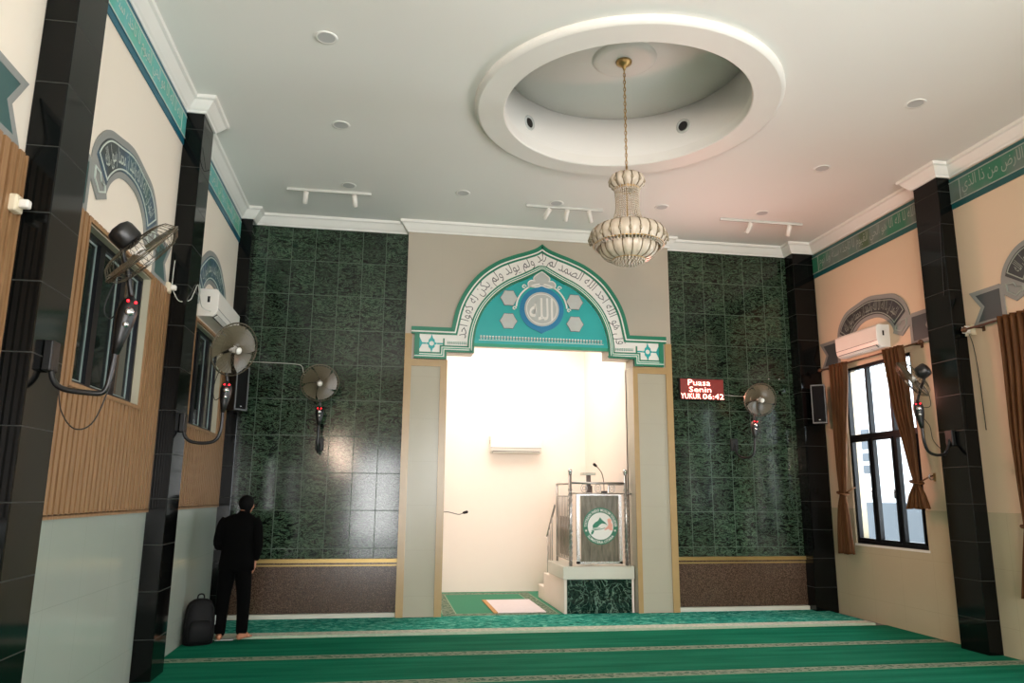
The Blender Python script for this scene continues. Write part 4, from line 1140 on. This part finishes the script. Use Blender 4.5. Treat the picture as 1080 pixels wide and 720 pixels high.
#=================================================================== LED SIGN
def led():
    x0, x1, z0, z1 = 4.375, 5.085, 3.085, 3.415; y = YB-.075
    root = thing('led_display', 'red glowing LED text display on the right green tiles', 'display', ((x0+x1)/2, YB, z0))
    obj('display_case', MB().bbox(x0, x1, y, YB, z0, z1, .006, 1), M['blackplastic'], root)
    obj('display_face', MB().box(x0+.01, x1-.01, y-.004, y, z0+.012, z1-.012), M['ledoff'], root)
    tx = MB(); f = PY(y-.004)
    for body, a, b, c, d in (('Puasa', 4.505, 4.865, 3.305, 3.395), ('Senin', 4.52, 4.875, 3.205, 3.285)):
        put_text(tx, body, f, .003, lambda u, v: (a+(b-a)*u, c+(d-c)*v), bold=.0)
    for body, a, b in (('YUKUR', 4.385, 4.70), ('06:42', 4.735, 5.075)):
        put_text(tx, body, f, .003, lambda u, v: (a+(b-a)*u, 3.10+.082*v), bold=.0)
    obj('display_text', tx, M['led'], root)
led()

#=================================================================== PULPIT
def pulpit():
    x0, x1, y0, y1 = 2.575, 3.61, 10.83, 11.85
    root = thing('pulpit', 'steel railed pulpit on a white and green marble base at the right of the alcove', 'pulpit', ((x0+x1)/2, (y0+y1)/2, .0))
    obj('platform', MB().bbox(x0, x1, y0+.03, y1, .012, .50, .006, 1), M['alcove'], root)
    obj('marble_front', MB().box(x0+.04, x1-.045, y0+.005, y0+.03, .012, .48), M['marble2'], root)
    obj('platform_slab', MB().bbox(x0-.02, x1, y0-.01, y1, .48, .66, .008, 1), M['slab'], root)
    # steps going down behind the platform, closed at the side
    for k in range(2):
        obj('step', MB().bbox(x0-.0, x1, y1+.0+.42*k, y1+.42*(k+1), .012, .44-.22*k, .006, 1), M['alcove'], root)
    def post(x, y, z0, z1, r, knob=True, spiral=False):
        m = MB().tube([(x, y, z0), (x, y, z1)], r, 12)
        p = obj('post', m, M['steel'], root)
        if spiral:
            s = MB()
            for ph in (0, PI):
                s.tube([(x+(r+.002)*math.cos(ph+t*.5), y+(r+.002)*math.sin(ph+t*.5), z0+.04+(z1-z0-.25)*t/90) for t in range(91)], .005, 5)
            obj('spiral_band', s, M['chrome'], p)
        if knob: obj('post_finial', MB().ball((x, y, z1+.03), .036, 14, 9).lathe([(.03, z1-.01), (.034, z1), (.02, z1+.01)], (x, y, 0), 14), M['chrome'], p)
    yp = 10.92
    post(2.69, yp, .66, 1.97, .025, True, True); post(3.53, yp, .66, 1.97, .025, True, True)
    post(2.69, 11.78, .66, 1.81, .018, False); post(3.53, 11.78, .66, 1.81, .018, False)
    rl = MB()
    rl.tube([(2.69, yp, 1.83), (3.53, yp, 1.83)], .017, 10).tube([(2.69, yp, 1.68), (3.53, yp, 1.68)], .008, 8)
    rl.tube([(2.69, yp, 1.82), (2.69, 11.78, 1.82)], .016, 10).tube([(3.53, yp, 1.68), (3.62, yp, 1.68)], .008, 8)
    rl.tube([(2.69, yp, .74), (2.69, 11.78, .74)], .012, 8).tube([(3.53, yp, 1.82), (3.53, 11.78, 1.82)], .016, 10)
    obj('top_rail', rl, M['steel'], root)
    for cx in (2.90, 3.11, 3.32):
        t = [(cx+.045*math.cos(2*PI*k/24), yp, 1.755+.06*math.sin(2*PI*k/24)) for k in range(25)]
        o = MB().tube(t, .006, 6, caps=False)
        t = [(cx+.022*math.cos(2*PI*k/20), yp, 1.755+.028*math.sin(2*PI*k/20)) for k in range(21)]
        o.tube(t, .005, 6, caps=False)
        obj('ring_ornament', o, M['steel'], root)
    for k in range(8):
        y = 11.0+.095*k; obj('baluster', MB().tube([(2.69, y, .74), (2.69, y, 1.64)], .0075, 6), M['steel'], root)
    obj('mid_rail', MB().tube([(2.69, yp, 1.64), (2.69, 11.78, 1.64)], .009, 8), M['steel'], root)
    # stair handrail behind
    obj('handrail', MB().tube([(2.66, 11.80, 1.50), (2.66, 12.36, 1.02), (2.66, 12.42, 1.0)], .017, 10), M['steel'], root)
    for y, zt, zb in ((12.34, 1.02, .22), (12.0, 1.33, .44), (12.12, 1.22, .44), (12.24, 1.12, .44)):
        obj('baluster', MB().tube([(2.66, y, zb), (2.66, y, zt)], .009, 8), M['steel'], root)
    obj('rail_glass', MB().box(2.715, 2.721, 11.0, 11.72, .78, 1.34), M['glass_t'], root)
    # glazed lectern panel
    pn = obj('panel', MB().box(2.845, 3.405, yp-.012, yp+.0, .72, 1.655), M['glass_panel'], root)
    pl = MB()
    for x in (2.80, 3.435): pl.box(x-.022, x+.022, yp-.03, yp+.012, .69, 1.665)
    pl.box(2.778, 3.457, yp-.03, yp+.012, .685, .72).box(2.822, 3.413, yp-.02, yp+.006, 1.65, 1.668)
    obj('panel_frame', pl, M['chrome'], pn)
    # emblem
    c = (3.135, 1.215); f = PY(yp-.012)
    def circ(r, n=64): return [(c[0]+r*math.cos(2*PI*k/n), c[1]+r*math.sin(2*PI*k/n)) for k in range(n)]
    em = obj('emblem', MB().prism(circ(.262), f, 0, .008), M['dgreen2'], pn)
    e2 = MB().prism(circ(.192), f, .008, .012)
    obj('emblem_disc', e2, M['paintwhite'], em)
    tx = MB()
    def ringtext(body, a0, a1, r0, r1):
        put_text(tx, body, f, .011, lambda u, v: (c[0]+(r0+(r1-r0)*v)*math.cos(a0+(a1-a0)*u), c[1]+(r0+(r1-r0)*v)*math.sin(a0+(a1-a0)*u)), bold=.02, space=1.08)
    ringtext('YAYASAN INDO MUSLIM SOLIDER', PI+.05, -.05, .206, .246)
    ringtext('SUMATERA UTARA', PI+.62, 2*PI-.62, .246, .206)
    for sg in (1, -1):
        a = -.28 if sg > 0 else PI+.28; s0 = (c[0]+.226*math.cos(a), c[1]+.226*math.sin(a))
        tx.prism([(s0[0]+(.020 if k % 2 == 0 else .009)*math.cos(PI/2+PI*k/5), s0[1]+(.020 if k % 2 == 0 else .009)*math.sin(PI/2+PI*k/5)) for k in range(10)], f, .008, .011)
    obj('emblem_lettering', tx, M['paintwhite'], em)
    d = MB()
    S = lambda P: [(c[0]-.262+.524*(x-62)/(585-62), c[1]+.262-.524*(y-40)/(600-40)) for x, y in P]
    d.prism(S([(205, 350), (205, 305), (240, 265), (290, 235), (315, 185), (345, 225), (390, 260), (430, 310), (390, 285), (345, 278), (310, 300), (280, 335), (240, 345)]), f, .012, .016)
    d.prism(S([(180, 450), (180, 410), (215, 385), (225, 400), (205, 440)]), f, .012, .016)
    d.strip(S([(185, 395), (250, 380), (330, 370), (390, 350)]), S([(185, 385), (250, 368), (330, 360), (390, 342)]), f, .012, .015)
    d.strip(S([(195, 372), (250, 360), (320, 350)]), S([(195, 364), (250, 352), (320, 343)]), f, .012, .015)
    obj('emblem_dolphin', d, M['dgreen'], em)
    p = MB()
    p.prism(S([(425, 215), (460, 200), (490, 225), (480, 260), (505, 300), (495, 345), (505, 380), (470, 385), (440, 360), (385, 385), (380, 365), (420, 330), (440, 300), (430, 250)]), f, .012, .0155)
    obj('emblem_figure', p, M['pink'], em)
    return root
M['dgreen2'] = plain('emblem_green', (24,110,80), .4)
def gp():
    m = NT('grey_wood_panel'); p, x, y, z = m.pos()
    c = m.ramp(m.noise(m.comb(m.math('MULTIPLY', x, 9), 0, m.math('MULTIPLY', z, 1.6)), 2.5, 6, .6, .5), [(.3, lin((84,82,70))), (.6, lin((122,116,102))), (.8, lin((146,138,124)))])
    return m.set(c, .12)
M['glass_panel'] = gp()
pulpit()
def mic(label, pts, headdir, base=None):
    root = thing('gooseneck_microphone', label, 'microphone', pts[0])
    obj('gooseneck', MB().tube(smooth(pts, 6), .006, 8), M['blackplastic'], root)
    e = Vector(pts[-1]); d = Vector(headdir).normalized()
    obj('microphone_head', MB().tube([e-d*.02, e, e+d*.05, e+d*.065], [.010, .020, .022, .010], 12), M['darkplastic'], root)
    if base: obj('microphone_base', MB().bbox(*base, .008), M['blackplastic'], root)
mic('black gooseneck microphone rising above the steel pulpit', [(3.30, 11.25, 1.66), (3.295, 11.25, 1.86), (3.26, 11.22, 1.98), (3.20, 11.18, 2.05), (3.15, 11.15, 2.09)], (-.6, -.4, .35), (3.26, 3.34, 11.2, 11.3, 1.60, 1.72))
mic('black gooseneck microphone reaching in from the left edge of the alcove', [(.66, 11.50, 1.30), (.80, 11.50, 1.37), (.95, 11.50, 1.395), (1.12, 11.50, 1.36), (1.20, 11.50, 1.385)], (1, 0, .25))
rd = thing('reading_stand', 'small brown reading stand on the pulpit behind the panel', 'stand', (3.22, 11.5, .66))
obj('stand_column', MB().bbox(3.11, 3.20, 11.55, 11.63, .66, 1.80, .006), M['darkwood'] if 'darkwood' in M else M['brown'], rd)
obj('stand_top', MB().bbox(3.04, 3.24, 11.48, 11.68, 1.96, 2.0, .006), M['slab'], rd)
obj('stand_neck', MB().bbox(3.12, 3.18, 11.56, 11.62, 1.80, 1.96, .004), M['brown'], rd)
obj('stand_foot', MB().bbox(3.0, 3.28, 11.45, 11.73, .66, .69, .006), M['brown'], rd)

#=================================================================== CURTAINS
def curtain(x, keys, label, folds=7, tie=None, thick=.02):
    """keys: (z, ycentre, halfwidth) from top to bottom; pleated cloth"""
    root = thing('curtain', label, 'curtain', (x, keys[0][1], keys[-1][0]))
    ks = smooth([(k[0], k[1], k[2]) for k in keys], 6)
    n = folds*8; vs = []; fs = []
    for i, (z, yc, hw) in enumerate(ks):
        amp = min(.05, .012+hw*.16)
        for j in range(n+1):
            t = j/n; y = yc-hw+2*hw*t
            dx = amp*math.sin(2*PI*folds*t+.35*math.sin(i*.35))*(.8+.2*math.sin(7*t+2))
            vs.append((x+dx, y, z+.008*math.sin(11*t)*(1 if i == len(ks)-1 else 0)))
    for i in range(len(ks)-1):
        for j in range(n): fs.append((i*(n+1)+j, i*(n+1)+j+1, (i+1)*(n+1)+j+1, (i+1)*(n+1)+j))
    c = obj('curtain_cloth', MB().add(vs, fs, True), M['curtain'], root)
    so = c.modifiers.new('thickness', 'SOLIDIFY'); so.thickness = .004
    if tie:
        z, y, hw = tie
        tb = MB()
        pts = [(x+.075*math.cos(2*PI*k/20), y+(hw+.02)*math.sin(2*PI*k/20), z+.02*math.sin(2*PI*k/20)) for k in range(21)]
        tb.tube(pts, .014, 6, caps=False); tb.tube([(x, y-hw, z), (XR-.06, y-hw-.05, z+.06), (XR-.01, y-hw-.06, z+.08)], .010, 6)
        obj('tieback', tb, M['curtain'], root)
    return root
def rod(y0, y1, z, label, ends=(1, 1)):
    x = 6.50; root = thing('curtain_rod', label, 'curtain rod', (x, (y0+y1)/2, z))
    obj('rod', MB().tube([(x, y0, z), (x, y1, z)], .011, 10), M['rodm'], root)
    for y in [q for q, e in zip((y0, y1), ends) if e]: obj('rod_finial', MB().ball((x, y, z), .032, 12, 8, sc=(1, 1.2, 1)), M['rodm'], root)
    for y in (y0+.14, y1-.14): obj('rod_bracket', MB().tube([(x, y, z), (XR-.01, y, z), (XR, y, z)], .009, 8).bbox(XR-.012, XR, y-.02, y+.02, z-.04, z+.04, .004), M['rodm'], root)
M['rodm'] = plain('bronze_rod', (96,64,44), .35, .5)
rod(8.20, 10.42, 3.545, 'bronze curtain rod over the tall window on the right wall')
rod(4.99, 7.47, 3.545, 'bronze curtain rod at the right picture edge', (1, 1))
curtain(6.50, [(3.575, 9.95, .19), (3.2, 9.97, .175), (2.6, 10.02, .14), (2.1, 10.06, .10), (1.75, 10.08, .065), (1.68, 10.08, .06), (1.5, 10.10, .10), (1.2, 10.11, .135), (.87, 10.10, .165)],
        'long bronze curtain tied back at the far side of the tall right window', 5, (1.71, 10.08, .06))
curtain(6.48, [(3.575, 8.70, .185), (3.2, 8.66, .175), (2.8, 8.62, .15), (2.4, 8.56, .11), (2.05, 8.52, .07), (1.86, 8.49, .05), (1.80, 8.49, .055), (1.68, 8.50, .13), (1.52, 8.50, .19)],
        'bronze curtain knotted short over the near side of the tall right window', 5, (1.84, 8.49, .05))
curtain(6.49, [(3.575, 6.66, .29), (3.0, 6.68, .27), (2.4, 6.74, .22), (1.9, 6.80, .16), (1.4, 6.86, .09), (1.32, 6.87, .085), (1.1, 6.88, .12), (.66, 6.90, .18)],
        'bronze curtain cut by the right picture edge', 7, (1.36, 6.87, .085))
curtain(6.49, [(3.575, 5.72, .26), (3.0, 5.70, .25), (2.4, 5.66, .2), (1.9, 5.60, .15), (1.4, 5.56, .09), (1.32, 5.56, .085), (1.1, 5.55, .12), (.66, 5.54, .18)],
        'bronze curtain on the camera side of the near right window', 7, (1.36, 5.56, .085))
def hook(y, z, label):
    root = thing('tieback_hook', label, 'hook', (XR, y, z))
    obj('hook_plate', MB().bbox(XR-.01, XR, y-.02, y+.02, z-.05, z+.05, .004), M['brass'], root)
    obj('hook_arm', MB().tube(smooth([(XR-.01, y, z-.02), (XR-.05, y, z-.03), (XR-.075, y, z), (XR-.06, y, z+.04)], 5), .008, 8), M['chrome'], root)
hook(8.36, 1.90, 'small brass curtain hook beside the knotted curtain')
hook(6.98, 1.30, 'pale curtain hook at the right picture edge')
hook(10.25, 1.74, 'small curtain hook beside the far tied curtain')

#=================================================================== PERSON
def person():
    bx, by = -1.63, 9.40
    root = thing('person', 'person in black seen from behind, standing barefoot in prayer by the left niche', 'person', (bx, by, .031)); root.scale = (.955, .955, .955)
    z0 = .0
    mb = MB()
    def cap(a, b, ra, rb, n=6, seg=14):
        a, b = Vector(a), Vector(b); pts = []; rs = []
        for k in range(n+1):
            t = k/n; pts.append(a+(b-a)*t); rs.append(ra+(rb-ra)*t)
        mb.tube(pts, rs, seg); mb.ball(tuple(a), ra, seg, 8); mb.ball(tuple(b), rb, seg, 8)
    hip = (-.01, 0, .88)
    # legs
    for sx, fx, ang in ((-1, -.135, -.15), (1, .115, .45)):
        h = (hip[0]+sx*.085, 0, .88); k = (fx*.93, .01, .47); an = (fx, -.01, .085)
        cap(h, k, .085, .056); cap(k, an, .054, .036)
        # foot: heel towards the camera, toes forward (turned outwards)
        d = Vector((math.sin(ang), math.cos(ang), 0)); s = Vector((d.y, -d.x, 0)); A = Vector(an)
        heel = Vector((an[0], an[1], .034))-d*.045
        cap(heel, heel+d*.14+Vector((0, 0, .0)), .034, .034); cap(A, heel+d*.10+Vector((0,0,.01)), .036, .034)
        for q, (off, ln, r) in enumerate(((-.028, .232, .014), (-.010, .232, .0105), (.006, .224, .010), (.021, .213, .0095), (.034, .200, .009))):
            off = off*(1 if sx > 0 else -1)
            b0 = heel+d*.12+s*off*.8+Vector((0, 0, -.010)); b1 = heel+d*ln+s*off*1.15+Vector((0, 0, -.020)); cap(b0, b1, .020, r)
    # torso
    cap((-.01, 0, .90), (0, .0, 1.10), .125, .115); cap((0, 0, 1.10), (.01, .0, 1.30), .115, .125)
    cap((-.14, 0, 1.34), (.16, 0, 1.34), .05, .05); cap((.01, 0, 1.28), (.02, .01, 1.42), .09, .05)
    # neck and bowed head
    hc = Vector((.055, .055, 1.55))
    cap((.02, .005, 1.40), (.045, .03, 1.50), .056, .052)
    for k in range(1): mb.ball(tuple(hc), .098, 18, 12, sc=(.80, 1.0, 1.06)); mb.ball((hc.x+.005, hc.y+.04, hc.z-.045), .07, 16, 10, sc=(.85, .9, .95))
    cap((hc.x+.008, hc.y+.10, hc.z+.01), (hc.x+.01, hc.y+.122, hc.z-.028), .010, .015, 3, 8)     # nose
    mb.ball((hc.x+.008, hc.y+.096, hc.z-.062), .022, 10, 6, sc=(1.3, .6, .45))                    # lips
    mb.ball((hc.x+.008, hc.y+.09, hc.z-.09), .024, 10, 6)                                          # chin
    for s in (-1, 1):
        mb.ball((hc.x+s*.032, hc.y+.082, hc.z+.012), .016, 8, 6)
        mb.ball((hc.x+s*.080, hc.y+.0, hc.z-.012), .028, 10, 8, sc=(.35, .7, 1.15))              # ears
    # arms: left folded to the front, right hanging with the hand beside the thigh
    def hand(w, d, n, side):
        """w wrist, d direction of the fingers, n palm normal"""
        w, d, n = Vector(w), Vector(d).normalized(), Vector(n).normalized(); s = d.cross(n)
        for o in (-.026, -.009, .009, .026): cap(w, w+d*.085+s*o, .020, .0125, 4, 8)
        for o, L in ((-.030, .066), (-.010, .080), (.010, .076), (.029, .060)):
            b = w+d*.088+s*o; m_ = b+d*L*.5+n*.010; cap(b, m_, .0098, .009, 3, 8); cap(m_, m_+d*L*.42+n*.022, .009, .0075, 3, 8)
        t0 = w+d*.03+s*side*.026; t1 = t0+d*.035+s*side*.022+n*.012; cap(t0, t1, .013, .0105, 3, 8); cap(t1, t1+d*.032+n*.010, .0105, .0085, 3, 8)
    S = Vector((.185, 0, 1.36)); E = Vector((.235, -.03, 1.10)); W = Vector((.205, .03, .895))
    cap(S-Vector((0,0,.02)), E, .046, .038); cap(E, W, .038, .027); hand(W, (-.02, .10, -1), (-1, 0, 0), 1)
    S = Vector((-.165, 0, 1.36)); E = Vector((-.225, -.02, 1.09)); W = Vector((-.06, .17, 1.02))
    cap(S-Vector((0,0,.02)), E, .046, .038); cap(E, W, .038, .027); hand(W, (1, .15, -.05), (0, -1, 0), 1)
    body = obj('body', mb, M['skin'], root, world=False)
    r = body.modifiers.new('fuse', 'REMESH'); r.mode = 'VOXEL'; r.voxel_size = .0065; r.use_smooth_shade = True
    s = body.modifiers.new('soften', 'SMOOTH'); s.iterations = 3; s.factor = .5
    # hair
    hr = MB().ball((hc.x-.004, hc.y-.014, hc.z+.022), .106, 20, 12, sc=(.86, .98, .95))
    hr.ball((hc.x, hc.y-.045, hc.z-.03), .072, 16, 10, sc=(.98, .62, .85))
    h = obj('hair', hr, M['hair'], root, world=False); r = h.modifiers.new('fuse', 'REMESH'); r.mode = 'VOXEL'; r.voxel_size = .008; r.use_smooth_shade = True
    def ell(cx, cy, cz, rx, ry, n=28, wob=0, seed=0): return [(cx+rx*math.cos(2*PI*k/n)*(1+wob*math.sin(5*2*PI*k/n+seed)), cy+ry*math.sin(2*PI*k/n)*(1+wob*math.sin(7*2*PI*k/n+seed)), cz) for k in range(n)]
    jk = MB().loft([ell(.045, .02, 1.485, .060, .06), ell(.035, .01, 1.45, .075, .07), ell(.01, .0, 1.42, .15, .10), ell(0, 0, 1.385, .205, .12), ell(0, -.005, 1.31, .215, .135), ell(0, -.01, 1.15, .195, .13, wob=.015),
                    ell(0, -.005, 1.02, .19, .13, wob=.02, seed=1), ell(0, 0, .90, .20, .14, wob=.03, seed=2), ell(0, 0, .79, .205, .145, wob=.035, seed=3), ell(0, 0, .785, .195, .135, wob=.035, seed=3)])
    obj('jacket', jk, M['fabric_black'], root, world=False)
    for pts, rs in (([(.165, 0, 1.38), (.20, -.01, 1.30), (.235, -.03, 1.10), (.225, .0, .99), (.208, .028, .91)], [.06, .07, .058, .05, .042]),
                    ([(-.15, 0, 1.38), (-.19, -.01, 1.30), (-.225, -.02, 1.09), (-.15, .10, 1.05), (-.075, .16, 1.022)], [.06, .07, .058, .05, .042])):
        obj('sleeve', MB().tube(smooth([p+(r_,) for p, r_ in zip(pts, rs)], 5) and [q[:3] for q in smooth([p+(r_,) for p, r_ in zip(pts, rs)], 5)], [q[3] for q in smooth([p+(r_,) for p, r_ in zip(pts, rs)], 5)], 16), M['fabric_black'], root, world=False)
    tr = MB()
    for sx, fx in ((-1, -.135), (1, .115)):
        q = smooth([(-.01+sx*.075, 0, .93, .10), (-.01+sx*.085, 0, .80, .105), (fx*.9, .0, .55, .085), (fx*.98, 0, .30, .072), (fx, -.012, .10, .066), (fx, -.012, .085, .058)], 4)
        tr.tube([p[:3] for p in q], [p[3] for p in q], 18)
    o = obj('trousers', tr, M['trouser'], root, world=False)
person()

# backpack against the left wall
def backpack():
    c = (-1.96, 9.28, .006); root = thing('backpack', 'black backpack standing on the carpet against the left wall', 'backpack', c, (0, 0, .35))
    def sec(z, rx, ry, cy=0, n=28, p=2.8):
        out = []
        for k in range(n):
            a = 2*PI*k/n; ca, sa = math.cos(a), math.sin(a)
            out.append((rx*math.copysign(abs(ca)**(2/p), ca), cy+ry*math.copysign(abs(sa)**(2/p), sa), z))
        return out
    bd = MB().loft([sec(0, .13, .085), sec(.012, .155, .10), (sec(.12, .165, .11)), sec(.26, .16, .10), sec(.38, .145, .085), sec(.45, .115, .065), sec(.478, .07, .04), sec(.485, .03, .02)])
    obj('bag_body', bd, M['bag'], root, world=False)
    pk = MB().loft([sec(.03, .10, .03, -.10), sec(.05, .125, .045, -.10), sec(.18, .125, .045, -.10), sec(.25, .10, .03, -.095), sec(.262, .07, .015, -.09)])
    obj('front_pocket', pk, M['bag'], root, world=False)
    obj('top_handle', MB().tube(smooth([(-.035, .02, .47), (-.03, .02, .515), (0, .02, .53), (.03, .02, .515), (.035, .02, .47)], 5), .008, 8), M['bag'], root, world=False)
    for s in (-1, 1):
        obj('shoulder_strap', MB().tube(smooth([(s*.06, .05, .46), (s*.11, .10, .40), (s*.13, .13, .25), (s*.13, .12, .10), (s*.12, .09, .03)], 5), .016, 8), M['bag'], root, world=False)
    obj('zip', MB().tube(smooth([(-.15, -.055, .12), (-.145, -.06, .30), (-.11, -.055, .42), (0, -.045, .47), (.11, -.055, .42), (.145, -.06, .30), (.15, -.055, .12)], 5), .003, 6), M['darkplastic'], root, world=False)
    obj('side_tag', MB().bbox(.158, .166, -.035, -.02, .20, .30, .002, 1), M['silver'], root, world=False)
backpack()
tag(obj('folded_cloth', MB().bbox(-1.80, -1.60, 9.36, 9.50, .022, .034, .006), M['silver']), 'small flat grey cloth on the carpet between the backpack and the feet', 'cloth')

#=================================================================== LIGHT
def area(name, loc, rot, sx, sy, power, col=(1,1,1), spread=PI):
    l = bpy.data.lights.new(name, 'AREA'); l.shape = 'RECTANGLE'; l.size = sx; l.size_y = sy; l.energy = power; l.color = col; l.spread = spread
    o = bpy.data.objects.new(name, l); COL.objects.link(o); o.location = loc; o.rotation_euler = rot; return o
w = bpy.data.worlds.new('sky'); sc.world = w; w.use_nodes = True
bg = w.node_tree.nodes['Background']; bg.inputs[0].default_value = (.88, .94, 1, 1); bg.inputs[1].default_value = 8
KW = 1.0
TL = math.radians(30)      # the light from the bright ground outside comes in from below, towards the ceiling
for i, (a, b, c, d) in enumerate(RW):          # daylight through the openings behind the camera
    area('daylight_rear', ((a+b)/2, YR-.2-.5*(d-c)*math.sin(TL), (c+d)/2), (PI/2+TL, 0, 0), b-a-.05, d-c-.05, (0, 250, 300, 140, 40)[i], (1, .97, .94)) if i else area('daylight_rear', (-1.47, YR-.12, 2.88), tuple(Vector((7.6, 13, 2.2)).to_track_quat('-Z', 'Z').to_euler()), .5, 1.2, 75, (1, .70, .50), math.radians(70))
for i, (a, b, c, d) in enumerate(WR):            # daylight through the right windows
    area('daylight_right', (XR+.2+.5*(d-c)*math.sin(TL), (a+b)/2, (c+d)/2), (0, PI/2+math.radians(18), 0), d-c-.1, b-a-.1, (150, 150, 110, 90)[i], (.94, .97, 1), math.radians(125))
area('display_glow', (4.73, YB-.10, 3.25), (-PI/2+PI, 0, PI), .62, .26, 72, (1, .42, .33))
area('alcove_lamp', (2.1, 12.0, az-.05), (0, 0, 0), 2.2, 1.6, 84, (1, .94, .90))
area('alcove_lamp', (2.1, 11.15, 4.55), (math.radians(38), 0, 0), 2.4, .3, 20, (1, .95, .9))

#=================================================================== CAMERA
cam = bpy.data.cameras.new('camera'); co = bpy.data.objects.new('camera', cam); COL.objects.link(co)
Rr = Vector((0.98622518, -0.16523743, 0.00751581)); U = Vector((-0.04023857, -0.1955965, 0.9798586)); F = Vector((0.16043925, 0.96666364, 0.19955111))
mw = Matrix((( Rr.x, U.x, -F.x, 0), (Rr.y, U.y, -F.y, 0), (Rr.z, U.z, -F.z, 1.65), (0, 0, 0, 1)))
co.matrix_world = mw
cam.sensor_fit = 'HORIZONTAL'; cam.sensor_width = 36; cam.lens = 794.28/1080*36; cam.clip_end = 200
sc.camera = co
sc.view_settings.view_transform = 'Standard'; sc.view_settings.look = 'None'; sc.view_settings.gamma = 1
sc.view_settings.exposure = -0.06; sc.view_settings.use_curve_mapping = False
cy = sc.cycles
cy.max_bounces = 8; cy.diffuse_bounces = 5; cy.glossy_bounces = 4; cy.transmission_bounces = 6; cy.transparent_max_bounces = 8
cy.sample_clamp_indirect = 6; cy.use_denoising = True; cy.caustics_reflective = False; cy.caustics_refractive = False
